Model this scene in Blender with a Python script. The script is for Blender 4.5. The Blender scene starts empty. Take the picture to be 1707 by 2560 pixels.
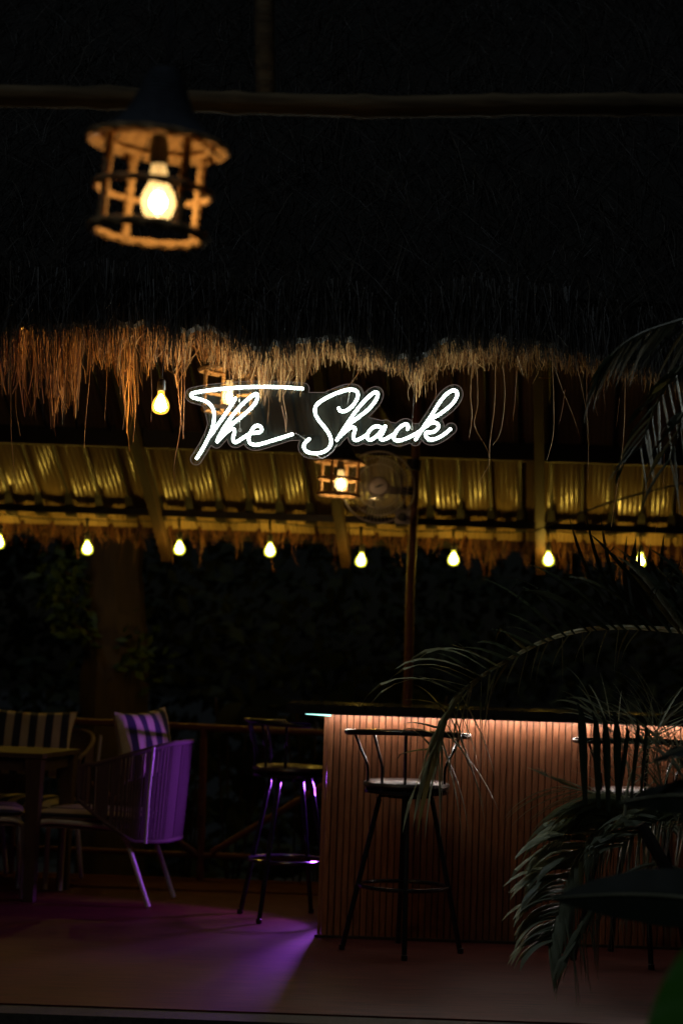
import bpy, math, random
import numpy as np
from mathutils import Vector, Matrix
from math import sin, cos, pi, radians as R
random.seed(7)
rng = np.random.default_rng(7)
S = bpy.context.scene

# ---------------------------------------------------------------- camera
FPX, CX, CY, EYE = 4800.0, 853.5, 1280.0, Vector((0, 0, 1.25))
PITCH, ROLL = math.atan((1672 - 1280) / FPX), R(2.0)
cF = Vector((0, cos(PITCH), sin(PITCH)))
_r, _u = Vector((1, 0, 0)), Vector((0, -sin(PITCH), cos(PITCH)))
cR = _r * cos(ROLL) + _u * sin(ROLL)
cU = _u * cos(ROLL) - _r * sin(ROLL)
cam_data = bpy.data.cameras.new('camera')
cam = bpy.data.objects.new('camera', cam_data)
S.collection.objects.link(cam)
cam.matrix_world = Matrix(((cR.x, cU.x, -cF.x, 0), (cR.y, cU.y, -cF.y, 0), (cR.z, cU.z, -cF.z, EYE.z), (0, 0, 0, 1)))
cam_data.sensor_fit = 'VERTICAL'
cam_data.sensor_height = 36
cam_data.sensor_width = 24
cam_data.lens = FPX / 2560 * 36
cam_data.clip_start = 0.1
cam_data.clip_end = 400
cam_data.dof.use_dof = True
cam_data.dof.focus_distance = 7.5
cam_data.dof.aperture_fstop = 2.0
S.camera = cam


def W(px, py, Y):
    """world point at depth Y seen at photo pixel (px, py)"""
    d = cF + cR * ((px - CX) / FPX) + cU * ((CY - py) / FPX)
    return EYE + d * (Y / d.y)


def G(px, py, z=0.0):
    d = cF + cR * ((px - CX) / FPX) + cU * ((CY - py) / FPX)
    return EYE + d * ((z - EYE.z) / d.z)


# ---------------------------------------------------------------- world, moon fill, exposure
wd = bpy.data.worlds.new('World')
S.world = wd
wd.use_nodes = True
nt = wd.node_tree
sky = nt.nodes.new('ShaderNodeTexSky')
sky.sky_type = 'NISHITA'
sky.sun_disc = False
sky.sun_elevation = R(35)
sky.sun_rotation = R(200)
bgn = nt.nodes['Background']
bgn.inputs['Strength'].default_value = 0.0003
nt.links.new(sky.outputs[0], bgn.inputs[0])
moon_fill = bpy.data.lights.new('moon_fill', 'SUN')
moon_fill.energy = 0.16  # added dim fill for the thatch and palms; no moon in view
moon_fill.color = (.75, .88, 1)
moon_fill.angle = R(3)
mo = bpy.data.objects.new('moon_fill', moon_fill)
S.collection.objects.link(mo)
mo.rotation_euler = (R(29), 0, R(-25))
S.view_settings.view_transform = 'Standard'
S.view_settings.look = 'None'
S.view_settings.exposure = 0
S.view_settings.gamma = 1
S.view_settings.use_curve_mapping = False
S.render.engine = 'CYCLES'
S.cycles.use_denoising = True
S.cycles.max_bounces = 6
S.cycles.transparent_max_bounces = 24
S.cycles.sample_clamp_indirect = 4
S.cycles.use_light_tree = True
S.cycles.caustics_reflective = False
S.cycles.caustics_refractive = False


# ---------------------------------------------------------------- materials
def mat(name, col, rough=.6, metal=0, spec=.5, noise=None, bump=None, trans=0, coat=0):
    """noise=(scale, second colour, stretch xyz) ; bump=(scale, strength, stretch)"""
    m = bpy.data.materials.new(name)
    m.use_nodes = True
    n, l = m.node_tree.nodes, m.node_tree.links
    b = n['Principled BSDF']
    b.inputs['Base Color'].default_value = (*col, 1)
    b.inputs['Roughness'].default_value = rough
    b.inputs['Metallic'].default_value = metal
    b.inputs['Specular IOR Level'].default_value = spec
    b.inputs['Coat Weight'].default_value = coat
    if noise or bump:
        tc = n.new('ShaderNodeTexCoord')
    if noise:
        mp = n.new('ShaderNodeMapping')
        mp.inputs['Scale'].default_value = noise[2]
        l.new(tc.outputs['Object'], mp.inputs[0])
        t = n.new('ShaderNodeTexNoise')
        t.inputs['Scale'].default_value = noise[0]
        t.inputs['Detail'].default_value = 6
        l.new(mp.outputs[0], t.inputs['Vector'])
        rmp = n.new('ShaderNodeValToRGB')
        rmp.color_ramp.elements[0].position = .32
        rmp.color_ramp.elements[1].position = .68
        rmp.color_ramp.elements[0].color = (*col, 1)
        rmp.color_ramp.elements[1].color = (*noise[1], 1)
        l.new(t.outputs[0], rmp.inputs[0])
        l.new(rmp.outputs[0], b.inputs['Base Color'])
        mr = n.new('ShaderNodeMapRange')
        mr.inputs['To Min'].default_value = max(.02, rough - .1)
        mr.inputs['To Max'].default_value = min(1, rough + .12)
        l.new(t.outputs[0], mr.inputs[0])
        l.new(mr.outputs[0], b.inputs['Roughness'])
    if bump:
        mp = n.new('ShaderNodeMapping')
        mp.inputs['Scale'].default_value = bump[2]
        l.new(tc.outputs['Object'], mp.inputs[0])
        t = n.new('ShaderNodeTexNoise')
        t.inputs['Scale'].default_value = bump[0]
        t.inputs['Detail'].default_value = 5
        l.new(mp.outputs[0], t.inputs['Vector'])
        bp = n.new('ShaderNodeBump')
        bp.inputs['Strength'].default_value = bump[1]
        bp.inputs['Distance'].default_value = .01
        l.new(t.outputs[0], bp.inputs['Height'])
        l.new(bp.outputs[0], b.inputs['Normal'])
    if trans:
        out = n['Material Output']
        tr = n.new('ShaderNodeBsdfTranslucent')
        tr.inputs[0].default_value = (*[min(1, c * 1.3) for c in col], 1)
        mx = n.new('ShaderNodeMixShader')
        mx.inputs[0].default_value = trans
        l.new(b.outputs[0], mx.inputs[1])
        l.new(tr.outputs[0], mx.inputs[2])
        l.new(mx.outputs[0], out.inputs[0])
    return m


def emit(name, col, s):
    m = bpy.data.materials.new(name)
    m.use_nodes = True
    n, l = m.node_tree.nodes, m.node_tree.links
    n.remove(n['Principled BSDF'])
    e = n.new('ShaderNodeEmission')
    e.inputs[0].default_value = (*col, 1)
    e.inputs[1].default_value = s
    l.new(e.outputs[0], n['Material Output'].inputs[0])
    return m


def clear(name, tint, frac, gloss=.06, glow=None, diff=None, rough=.03):
    """see-through shell: transparent + a little gloss + optional diffuse film or lit frost"""
    m = bpy.data.materials.new(name)
    m.use_nodes = True
    n, l = m.node_tree.nodes, m.node_tree.links
    n.remove(n['Principled BSDF'])
    tr = n.new('ShaderNodeBsdfTransparent')
    tr.inputs[0].default_value = (*tint, 1)
    gl = n.new('ShaderNodeBsdfGlossy')
    gl.inputs['Roughness'].default_value = rough
    mx = n.new('ShaderNodeMixShader')
    mx.inputs[0].default_value = gloss
    l.new(tr.outputs[0], mx.inputs[1])
    l.new(gl.outputs[0], mx.inputs[2])
    last = mx
    if diff:
        d = n.new('ShaderNodeBsdfDiffuse')
        d.inputs[0].default_value = (*diff, 1)
        t2 = n.new('ShaderNodeBsdfTranslucent')
        t2.inputs[0].default_value = (*diff, 1)
        ad = n.new('ShaderNodeMixShader')
        ad.inputs[0].default_value = .5
        l.new(d.outputs[0], ad.inputs[1])
        l.new(t2.outputs[0], ad.inputs[2])
        m2 = n.new('ShaderNodeMixShader')
        m2.inputs[0].default_value = frac
        l.new(last.outputs[0], m2.inputs[1])
        l.new(ad.outputs[0], m2.inputs[2])
        last = m2
    if glow:
        e = n.new('ShaderNodeEmission')
        e.inputs[0].default_value = (*glow[0], 1)
        e.inputs[1].default_value = glow[1]
        a = n.new('ShaderNodeAddShader')
        l.new(last.outputs[0], a.inputs[0])
        l.new(e.outputs[0], a.inputs[1])
        last = a
    l.new(last.outputs[0], n['Material Output'].inputs[0])
    return m


def straw_mat(name, c1, c2, trans=.3, rough=.55):
    m = mat(name, c1, rough, trans=trans)
    n, l = m.node_tree.nodes, m.node_tree.links
    g = n.new('ShaderNodeNewGeometry')
    rmp = n.new('ShaderNodeValToRGB')
    rmp.color_ramp.elements[0].color = (*c1, 1)
    rmp.color_ramp.elements[1].color = (*c2, 1)
    e = rmp.color_ramp.elements.new(.45)
    e.color = (*[(a * .8 + b * .35) for a, b in zip(c1, c2)], 1)
    l.new(g.outputs['Random Per Island'], rmp.inputs[0])
    for nd in n:
        if nd.type == 'BSDF_PRINCIPLED':
            l.new(rmp.outputs[0], nd.inputs['Base Color'])
        if nd.type == 'BSDF_TRANSLUCENT':
            l.new(rmp.outputs[0], nd.inputs[0])
    return m


M = {}
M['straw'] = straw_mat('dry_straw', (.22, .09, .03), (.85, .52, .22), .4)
M['straw_dark'] = straw_mat('shaded_straw', (.018, .015, .012), (.075, .06, .04), .1)  # shaded copy of the straw, its unlit outer side put into the colour
M['straw_back'] = straw_mat('brown_straw', (.06, .022, .008), (.24, .095, .032), .2)
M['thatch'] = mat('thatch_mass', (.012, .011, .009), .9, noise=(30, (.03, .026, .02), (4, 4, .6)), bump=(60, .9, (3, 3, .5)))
M['bamboo'] = mat('old_bamboo', (.10, .075, .045), .8, noise=(6, (.24, .18, .1), (.5, 6, 6)), bump=(20, .4, (.4, 4, 4)))
M['bamboo'].node_tree.nodes['Principled BSDF'].inputs['Specular IOR Level'].default_value = .1
M['brown_wood'] = mat('brown_wood', (.028, .013, .006), .6, noise=(8, (.05, .024, .010), (5, 5, .8)), bump=(30, .35, (5, 5, .6)))
M['rail_wood'] = mat('reddish_rail', (.11, .034, .02), .5, noise=(6, (.17, .06, .034), (1, 6, 6)), bump=(25, .3, (1, 5, 5)))
M['dark_steel'] = mat('dark_steel', (.03, .028, .03), .4, .6)
M['tin'] = mat('tin_sheet', (.22, .152, .075), .2, 0, .3, noise=(5, (.19, .14, .085), (6, .7, .7)), bump=(14, .08, (5, .4, .4)))
M['hat'] = mat('shaded_hat_rope', (.045, .055, .07), .85, noise=(60, (.03, .035, .045), (1, 1, 1)), bump=(200, .5, (1, 1, 1)))  # unlit outside of the rope hat, its shade put into the colour
M['rope'] = mat('jute_rope', (.60, .38, .17), .85, noise=(60, (.42, .25, .10), (1, 1, 1)), bump=(200, .5, (1, 1, 1)))
M['black'] = mat('black_plastic', (.02, .02, .022), .4)
M['stool_metal'] = mat('black_enamel', (.014, .014, .017), .22, 0, .6, coat=.4)
M['stool_seat'] = mat('black_vinyl', (.035, .028, .026), .32, bump=(90, .15, (1, 1, 1)))
M['counter'] = mat('black_counter', (.012, .012, .014), .12, noise=(40, (.02, .02, .022), (1, 1, 1)))
M['backing'] = mat('dark_backing', (.012, .016, .012), .8)
M['bulb_far'] = emit('bulb_filament_yellow', (1, .61, .08), 105)
M['bulb_lantern'] = emit('bulb_filament_lantern', (1, .66, .30), 120)
M['bulb_mid'] = emit('bulb_filament_amber', (1, .55, .16), 190)
M['bulb_near'] = emit('bulb_filament_warm', (1, .62, .26), 66)
M['shell_far'] = clear('bulb_glass_yellow', (1, 1, 1), .0, .03, ((.85, .85, .06), .9))
M['shell_mid'] = clear('bulb_glass_amber', (1, .95, .8), .0, .05, ((1, .50, .05), 1.0))
M['shell_near'] = clear('bulb_glass_warm', (1, .97, .9), .12, .07, ((.85, .50, .16), .55), (.8, .8, .7))
M['neon'] = emit('white_neon', (.90, 1, .94), 38)
M['halo_sleeve'] = clear('neon_halo_sleeve', (.97, 1, .98), .0, .0, ((.72, 1, .88), .34))  # faintly glowing layer added as a soft halo round each tube
M['acrylic'] = clear('acrylic_plate', (.985, .99, .985), .009, .045, None, (.75, .8, .7))
M['acrylic_edge'] = emit('acrylic_edge_glow', (1, .72, .62), .3)  # neon light caught by the plate's cut edge, put in as emission
M['led'] = emit('led_strip', (1, .87, .78), 72)
M['led_side'] = emit('led_strip_side', (.42, 1, .88), 2.6)
M['purple'] = emit('purple_lamp', (.40, .07, 1), 30)
M['white_tube'] = mat('white_painted_tube', (.72, .70, .70), .38)
M['chair_rope'] = mat('mauve_rope', (.12, .075, .09), .8, bump=(300, .4, (1, 1, 1)))
M['seat_web'] = mat('seat_webbing', (.2, .13, .13), .8)
M['table'] = mat('table_wood', (.075, .045, .038), .5, noise=(6, (.11, .07, .055), (6, 6, .8)), bump=(30, .3, (5, 5, .6)))
M['trunk'] = mat('tree_bark', (.022, .013, .009), .9, noise=(5, (.042, .025, .017), (3, 3, .6)), bump=(12, 1, (3, 3, .6)))
M['leaf'] = mat('garden_leaf', (.02, .042, .008), .6, noise=(9, (.035, .06, .012), (1, 1, 1)), trans=.3)
M['dark_leaf'] = mat('dark_garden_leaf', (.009, .016, .006), .8, noise=(9, (.015, .026, .008), (1, 1, 1)), trans=.2)
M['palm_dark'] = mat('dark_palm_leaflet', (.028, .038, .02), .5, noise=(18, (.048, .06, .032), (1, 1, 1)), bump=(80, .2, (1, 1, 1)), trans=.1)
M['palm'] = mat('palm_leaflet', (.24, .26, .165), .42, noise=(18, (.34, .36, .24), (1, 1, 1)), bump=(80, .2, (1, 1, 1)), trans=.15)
M['palm_dry'] = mat('palm_leaflet_yellowing', (.20, .17, .06), .5, noise=(18, (.12, .12, .05), (1, 1, 1)), trans=.2)
M['rachis'] = mat('palm_rachis', (.34, .34, .22), .4, noise=(12, (.24, .25, .16), (1, 1, 1)))
M['green'] = mat('bright_leaf', (.05, .22, .015), .5, noise=(6, (.07, .27, .02), (1, 1, 1)), trans=.5)
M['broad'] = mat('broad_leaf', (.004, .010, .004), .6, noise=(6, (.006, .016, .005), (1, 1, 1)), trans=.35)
M['fan_white'] = mat('fan_plastic', (.30, .26, .26), .4)
M['fan_blade'] = clear('fan_blade_smoke', (.8, .8, .8), .35, .06, None, (.4, .38, .4))
M['ground'] = mat('dark_ground', (.03, .032, .03), .9, noise=(4, (.05, .05, .045), (1, 1, 1)), bump=(15, .6, (1, 1, 1)))
M['nosing'] = mat('stone_nosing', (.045, .036, .026), .7, noise=(40, (.085, .07, .05), (1, 1, 1)), bump=(80, .4, (1, 1, 1)))
M['steel_wire'] = mat('thin_steel_wire', (.5, .45, .4), .3, .9)

# deck: long streaky wood grain running across
m = mat('deck_wood', (.14, .055, .035), .36)
n, l = m.node_tree.nodes, m.node_tree.links
tc = n.new('ShaderNodeTexCoord')
def _n(scale, st, det=6):
    mp = n.new('ShaderNodeMapping'); mp.inputs['Scale'].default_value = st
    l.new(tc.outputs['Object'], mp.inputs[0])
    t = n.new('ShaderNodeTexNoise'); t.inputs['Scale'].default_value = scale; t.inputs['Detail'].default_value = det
    t.inputs['Roughness'].default_value = .65
    l.new(mp.outputs[0], t.inputs['Vector']); return t
t1 = _n(5, (.9, 9, 1)); t2 = _n(1.1, (.6, 1, 1), 3)
rm = n.new('ShaderNodeValToRGB')
rm.color_ramp.elements[0].position = .35; rm.color_ramp.elements[1].position = .68
rm.color_ramp.elements[0].color = (.038, .008, .007, 1); rm.color_ramp.elements[1].color = (.145, .033, .022, 1)
l.new(t1.outputs[0], rm.inputs[0])
l.new(rm.outputs[0], n['Principled BSDF'].inputs['Base Color'])
mr = n.new('ShaderNodeMapRange'); mr.inputs['To Min'].default_value = .42; mr.inputs['To Max'].default_value = .7
l.new(t2.outputs[0], mr.inputs[0]); l.new(mr.outputs[0], n['Principled BSDF'].inputs['Roughness'])
bp = n.new('ShaderNodeBump'); bp.inputs['Strength'].default_value = .4; bp.inputs['Distance'].default_value = .005
l.new(t1.outputs[0], bp.inputs['Height']); l.new(bp.outputs[0], n['Principled BSDF'].inputs['Normal'])
n['Principled BSDF'].inputs['Specular IOR Level'].default_value = .28
M['deck'] = m

# slats: reddish wood, every slat its own tone (object random) with vertical grain
m = mat('slat_wood', (.5, .2, .1), .45)
n, l = m.node_tree.nodes, m.node_tree.links
tc = n.new('ShaderNodeTexCoord'); oi = n.new('ShaderNodeObjectInfo')
ad = n.new('ShaderNodeVectorMath'); ad.operation = 'ADD'
cmb = n.new('ShaderNodeCombineXYZ'); mu = n.new('ShaderNodeMath'); mu.operation = 'MULTIPLY'; mu.inputs[1].default_value = 37
l.new(oi.outputs['Random'], mu.inputs[0]); l.new(mu.outputs[0], cmb.inputs[0]); l.new(mu.outputs[0], cmb.inputs[2])
l.new(tc.outputs['Object'], ad.inputs[0]); l.new(cmb.outputs[0], ad.inputs[1])
mp = n.new('ShaderNodeMapping'); mp.inputs['Scale'].default_value = (14, 14, 1.2); l.new(ad.outputs[0], mp.inputs[0])
tx = n.new('ShaderNodeTexNoise'); tx.inputs['Scale'].default_value = 6; tx.inputs['Detail'].default_value = 8; tx.inputs['Distortion'].default_value = 1.5
l.new(mp.outputs[0], tx.inputs['Vector'])
rm = n.new('ShaderNodeValToRGB'); rm.color_ramp.elements[0].position = .3; rm.color_ramp.elements[1].position = .72
rm.color_ramp.elements[0].color = (.22, .072, .030, 1); rm.color_ramp.elements[1].color = (.42, .17, .08, 1)
l.new(tx.outputs[0], rm.inputs[0])
hs = n.new('ShaderNodeHueSaturation'); mr = n.new('ShaderNodeMapRange'); mr.inputs['To Min'].default_value = .78; mr.inputs['To Max'].default_value = 1.15
l.new(oi.outputs['Random'], mr.inputs[0]); l.new(mr.outputs[0], hs.inputs['Value']); l.new(rm.outputs[0], hs.inputs['Color'])
l.new(hs.outputs[0], n['Principled BSDF'].inputs['Base Color'])
bp = n.new('ShaderNodeBump'); bp.inputs['Strength'].default_value = .35; bp.inputs['Distance'].default_value = .003
l.new(tx.outputs[0], bp.inputs['Height']); l.new(bp.outputs[0], n['Principled BSDF'].inputs['Normal'])
M['slat'] = m


def stripe_mat(name, axis, width, off=0.0, light=(.62, .55, .42), dark=(.035, .045, .075)):
    m = mat(name, light, .85)
    n, l = m.node_tree.nodes, m.node_tree.links
    tc = n.new('ShaderNodeTexCoord'); sp = n.new('ShaderNodeSeparateXYZ')
    l.new(tc.outputs['Object'], sp.inputs[0])
    a = n.new('ShaderNodeMath'); a.operation = 'MULTIPLY_ADD'; a.inputs[1].default_value = 1 / (2 * width); a.inputs[2].default_value = 50 + off
    l.new(sp.outputs[axis], a.inputs[0])
    f = n.new('ShaderNodeMath'); f.operation = 'FRACT'; l.new(a.outputs[0], f.inputs[0])
    g = n.new('ShaderNodeMath'); g.operation = 'GREATER_THAN'; g.inputs[1].default_value = .5; l.new(f.outputs[0], g.inputs[0])
    mx = n.new('ShaderNodeMix'); mx.data_type = 'RGBA'
    mx.inputs[6].default_value = (*light, 1); mx.inputs[7].default_value = (*dark, 1)
    l.new(g.outputs[0], mx.inputs[0]); l.new(mx.outputs[2], n['Principled BSDF'].inputs['Base Color'])
    t = n.new('ShaderNodeTexNoise'); t.inputs['Scale'].default_value = 25; bp = n.new('ShaderNodeBump')
    bp.inputs['Strength'].default_value = .3; bp.inputs['Distance'].default_value = .01
    l.new(tc.outputs['Object'], t.inputs['Vector']); l.new(t.outputs[0], bp.inputs['Height']); l.new(bp.outputs[0], n['Principled BSDF'].inputs['Normal'])
    return m


M['pillow'] = stripe_mat('striped_cotton', 0, .044, .25)
M['cushion'] = stripe_mat('striped_seat_cotton', 1, .05, .3)


# ---------------------------------------------------------------- mesh helpers
class MB:
    def __init__(s):
        s.v, s.f = [], []

    def add(s, v, f):
        o = len(s.v)
        s.v += [tuple(x) for x in v]
        s.f += [tuple(i + o for i in q) for q in f]
        return s

    def box(s, a, b, rot=None, at=None):
        (x0, y0, z0), (x1, y1, z1) = a, b
        v = [Vector(p) for p in ((x0, y0, z0), (x1, y0, z0), (x1, y1, z0), (x0, y1, z0), (x0, y0, z1), (x1, y0, z1), (x1, y1, z1), (x0, y1, z1))]
        if rot is not None:
            v = [rot @ p for p in v]
        if at is not None:
            v = [p + Vector(at) for p in v]
        return s.add(v, [(0, 3, 2, 1), (4, 5, 6, 7), (0, 1, 5, 4), (1, 2, 6, 5), (2, 3, 7, 6), (3, 0, 4, 7)])

    def tube(s, pts, r, k=8, closed=False, caps=True, mod=None):
        pts = [Vector(p) for p in pts]
        n = len(pts)
        rr = r if hasattr(r, '__len__') else [r] * n
        T = []
        for i in range(n):
            a = pts[(i - 1) % n] if closed or i > 0 else pts[i]
            b = pts[(i + 1) % n] if closed or i < n - 1 else pts[i]
            T.append((b - a).normalized())
        up = Vector((0, 0, 1)) if abs(T[0].z) < .9 else Vector((1, 0, 0))
        U = (up - T[0] * up.dot(T[0])).normalized()
        v, f = [], []
        for i in range(n):
            U = (U - T[i] * U.dot(T[i])).normalized()
            V = T[i].cross(U)
            for j in range(k):
                a = 2 * pi * j / k
                q = rr[i] * (mod(i, j) if mod else 1)
                v.append(pts[i] + U * (cos(a) * q) + V * (sin(a) * q))
        m = n if closed else n - 1
        for i in range(m):
            for j in range(k):
                a, b = i * k + j, i * k + (j + 1) % k
                c, d = ((i + 1) % n) * k + (j + 1) % k, ((i + 1) % n) * k + j
                f.append((a, b, c, d))
        if caps and not closed:
            f.append(tuple(range(k - 1, -1, -1)))
            f.append(tuple(range((n - 1) * k, n * k)))
        return s.add(v, f)

    def lathe(s, prof, k=24, at=(0, 0, 0), rot=None, cap=True):
        v, f = [], []
        at = Vector(at)
        for r, z in prof:
            for j in range(k):
                a = 2 * pi * j / k
                p = Vector((r * cos(a), r * sin(a), z))
                if rot is not None:
                    p = rot @ p
                v.append(p + at)
        for i in range(len(prof) - 1):
            for j in range(k):
                a, b = i * k + j, i * k + (j + 1) % k
                f.append((a, b, b + k, a + k))
        if cap:
            f.append(tuple(range(k - 1, -1, -1)))
            f.append(tuple(range((len(prof) - 1) * k, len(prof) * k)))
        return s.add(v, f)

    def build(s, name, m, parent=None, smooth=True):
        me = bpy.data.meshes.new(name)
        me.from_pydata(s.v, [], s.f)
        me.validate()
        me.materials.append(m)
        if smooth:
            me.polygons.foreach_set('use_smooth', [True] * len(me.polygons))
            try:
                me.set_sharp_from_angle(angle=R(38))
            except Exception:
                pass
        o = bpy.data.objects.new(name, me)
        S.collection.objects.link(o)
        if parent is not None:
            o.parent = parent
        return o


def tag(o, label=None, cat=None, group=None, kind=None):
    if label: o['label'] = label
    if cat: o['category'] = cat
    if group: o['group'] = group
    if kind: o['kind'] = kind
    return o


def empty(name, loc, rz=0.0, rot=None):
    o = bpy.data.objects.new(name, None)
    S.collection.objects.link(o)
    o.empty_display_size = .1
    o.location = loc
    o.rotation_euler = rot if rot else (0, 0, rz)
    return o


def copy_tree(o, parent=None):
    c = o.copy()
    S.collection.objects.link(c)
    c.parent = parent
    for ch in list(o.children):
        copy_tree(ch, c)
    return c


def smooth_path(p, sub=6):
    """Catmull-Rom through points"""
    p = [Vector(q) for q in p]
    out = []
    for i in range(len(p) - 1):
        a, b, c, d = p[max(i - 1, 0)], p[i], p[i + 1], p[min(i + 2, len(p) - 1)]
        for k in range(sub):
            t = k / sub
            out.append(.5 * (2 * b + (c - a) * t + (2 * a - 5 * b + 4 * c - d) * t * t + (3 * b - a - 3 * c + d) * t ** 3))
    out.append(p[-1])
    return out


def interp(px, table):
    return float(np.interp(px, [t[0] for t in table], [t[1] for t in table]))


# ================================================================= SETTING
tag(MB().box((-60, -10, -1.2), (60, 90, -.30)).build('ground', M['ground']), 'dark garden ground around the raised deck', kind='structure')
YF = 7.09
dk = MB().box((-5, YF, -.28), (5, 11.40, 0)).build('floor', M['deck'], smooth=False)
tag(dk, 'raised reddish wooden deck floor under the thatched bar', kind='structure')
ns = MB()
ns.box((-5, YF - .16, -.05), (5, YF - .003, -.006))
ns.box((-5, YF - .13, -.29), (5, YF - .003, -.053))
tag(ns.build('floor_edge', M['nosing'], smooth=False), 'speckled stone edging along the front of the deck', kind='structure')

# ---------------------------------------------------------------- thatched roof over the bar
roof = tag(empty('thatched_roof', (0, 7.3, 2.5)), 'shaggy dark thatched roof over the bar with straw hanging from its eave', 'thatched roof')


def ch(o, par):
    """keep a world-space mesh in place under an unrotated Empty"""
    o.location = -par.location
    return o


SL = 1.0  # 45 degree pitch
y0e, z0e = 7.22, 2.66
nx, ny = 120, 50
v, f = [], []
for j in range(ny + 1):
    for i in range(nx + 1):
        x = -3.6 + 7.2 * i / nx
        t = j / ny
        y = y0e + 2.7 * t
        bump = .03 * sin(x * 5 + y * 3) * sin(x * 2.3 - y * 7) + rng.normal(0, .008)
        v.append((x, y - bump * .7, z0e + 2.7 * t * SL + bump * .7))
for j in range(ny):
    for i in range(nx):
        a = j * (nx + 1) + i
        f.append((a, a + 1, a + nx + 2, a + nx + 1))
o_ = len(v)
# underside and cut end so that the roof has real thickness
for x in (-3.6, 3.6):
    v += [(x, y0e + .02, z0e - .06), (x, y0e + .42, z0e - .03), (x, y0e + 2.7, z0e + 2.25)]
f += [(o_, o_ + 3, nx, 0)[::-1], (o_, o_ + 1, o_ + 4, o_ + 3), (o_ + 1, o_ + 2, o_ + 5, o_ + 4)]
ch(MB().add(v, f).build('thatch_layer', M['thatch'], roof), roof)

TOP = [(-200, 840), (0, 838), (100, 850), (200, 845), (260, 832), (330, 845), (400, 838), (450, 868), (520, 850), (600, 882), (650, 908), (690, 893), (750, 880), (850, 878), (950, 900), (1000, 920), (1050, 932), (1100, 885), (1200, 868), (1300, 880), (1400, 900), (1520, 925), (1700, 965), (1900, 1000)]
TIP = [(-200, 1040), (0, 1010), (50, 985), (90, 1030), (120, 1065), (185, 1078), (205, 1000), (230, 940), (285, 935), (300, 985), (325, 1080), (342, 1060), (352, 960), (380, 925), (425, 925), (440, 985), (465, 935), (520, 915), (560, 935), (640, 1000), (700, 1010), (760, 980), (800, 918), (850, 905), (900, 925), (950, 915), (1000, 945), (1030, 975), (1060, 1020), (1078, 960), (1120, 935), (1170, 930), (1250, 925), (1300, 942), (1350, 935), (1400, 925), (1450, 935), (1520, 965), (1560, 955), (1700, 980), (1900, 1020)]


v, f = [], []
lx = list(range(-300, 2001, 12))
for p in lx:
    b_ = interp(p, TOP) - 24 + 5 * sin(p * .19) + rng.normal(0, 3)
    for (yy, py_) in ((7.16, b_ - 14), (7.30, b_), (7.42, b_ - 6)):
        v.append(W(p, py_, yy))
    a_ = W(p, b_, 7.2)
    v.append((a_.x, 7.62, z0e + .05)); v.append((a_.x, 7.22, z0e + .02))
for i in range(len(lx) - 1):
    for k in range(5):
        a = i * 5 + k; b = i * 5 + (k + 1) % 5
        f.append((a, b, b + 5, a + 5))
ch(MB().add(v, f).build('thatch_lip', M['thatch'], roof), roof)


def ribbons(data, w_lo=.0016, w_hi=.0042):
    """data: list of polylines (n points each) -> flat narrow blades with a slight fold, as arrays"""
    A = np.array(data)                       # m, n, 3
    m_, n_, _ = A.shape
    w = rng.uniform(w_lo, w_hi, m_)
    ang = rng.uniform(0, pi, m_)
    side = np.stack([np.cos(ang), np.sin(ang), np.zeros(m_)], 1)
    taper = np.linspace(1, .35, n_)
    off = side[:, None, :] * (w[:, None] * taper[None, :])[:, :, None] * .5
    V = np.concatenate([A - off, A + off], 1).reshape(-1, 3)
    F = []
    for i in range(m_):
        b = i * 2 * n_
        for k in range(n_ - 1):
            F.append((b + k, b + k + 1, b + n_ + k + 1, b + n_ + k))
    return V, F


def ribbon_obj(name, data, mt, parent, **kw):
    V, F = ribbons(data, **kw)
    me = bpy.data.meshes.new(name)
    me.from_pydata(V.tolist(), [], F)
    me.materials.append(mt)
    o = bpy.data.objects.new(name, me)
    S.collection.objects.link(o)
    o.parent = parent
    return ch(o, parent)


# tuft centres make the tips bunch together
tufts = rng.uniform(-150, 1850, 210)
gap = np.interp(np.arange(-300, 2100), np.arange(-300, 2100, 17), rng.uniform(0, 1, len(np.arange(-300, 2100, 17))))
def ragged(p): return float(gap[int(p) + 300])
def px_tuft():
    if random.random() < .62:
        return float(random.choice(tufts)) + random.gauss(0, 5)
    return random.uniform(-150, 1850)


def strand(pxa, pya, pxb, pyb, Ya, Yb, n=5, wob=.006):
    a, b = W(pxa, pya, Ya), W(pxb, pyb, Yb)
    bow = Vector((random.gauss(0, wob), random.gauss(0, wob), 0))
    kink = random.random()
    out = []
    for i in range(n):
        t = i / (n - 1)
        p = a.lerp(b, t) + bow * sin(pi * t) * 1.6
        if kink < .2 and i == n - 2:
            p += Vector((random.gauss(0, wob), 0, 0))
        out.append(tuple(p))
    return out


inner = []
for _ in range(5200):
    p = px_tuft()
    top = interp(p, TOP) - 30
    tip = interp(p, TIP)
    L = tip - interp(p, TOP)
    u = random.random()
    rg = ragged(p)
    if rg < .33 and random.random() < .7: continue
    if p > 1110 and random.random() < min(.8, .3 + (p - 1110) / 1100): continue
    tip_y = interp(p, TOP) + L * (1 - .8 * u ** 1.2) * (.45 + .85 * rg) + random.gauss(0, 8)
    if 440 < p < 1170:
        Y = random.uniform(7.56, 7.98) if random.random() < .80 else random.uniform(7.34, 7.46)
    else:
        Y = random.uniform(7.30, 7.98)
    lean = random.gauss(0, 13) + (6 if random.random() < .1 else 0)
    if random.random() < .12:
        lean = random.gauss(0, 42)
    inner.append(strand(p - lean, top - random.uniform(0, 40), p, tip_y, Y + .05, Y))
o = ribbon_obj('hanging_straw', inner, M['straw'], roof, w_lo=.0024, w_hi=.0085)
tag(o, 'golden straw ends hanging under the eave, lit by the sign and the bulbs', kind='stuff')
coarse = []
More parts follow.
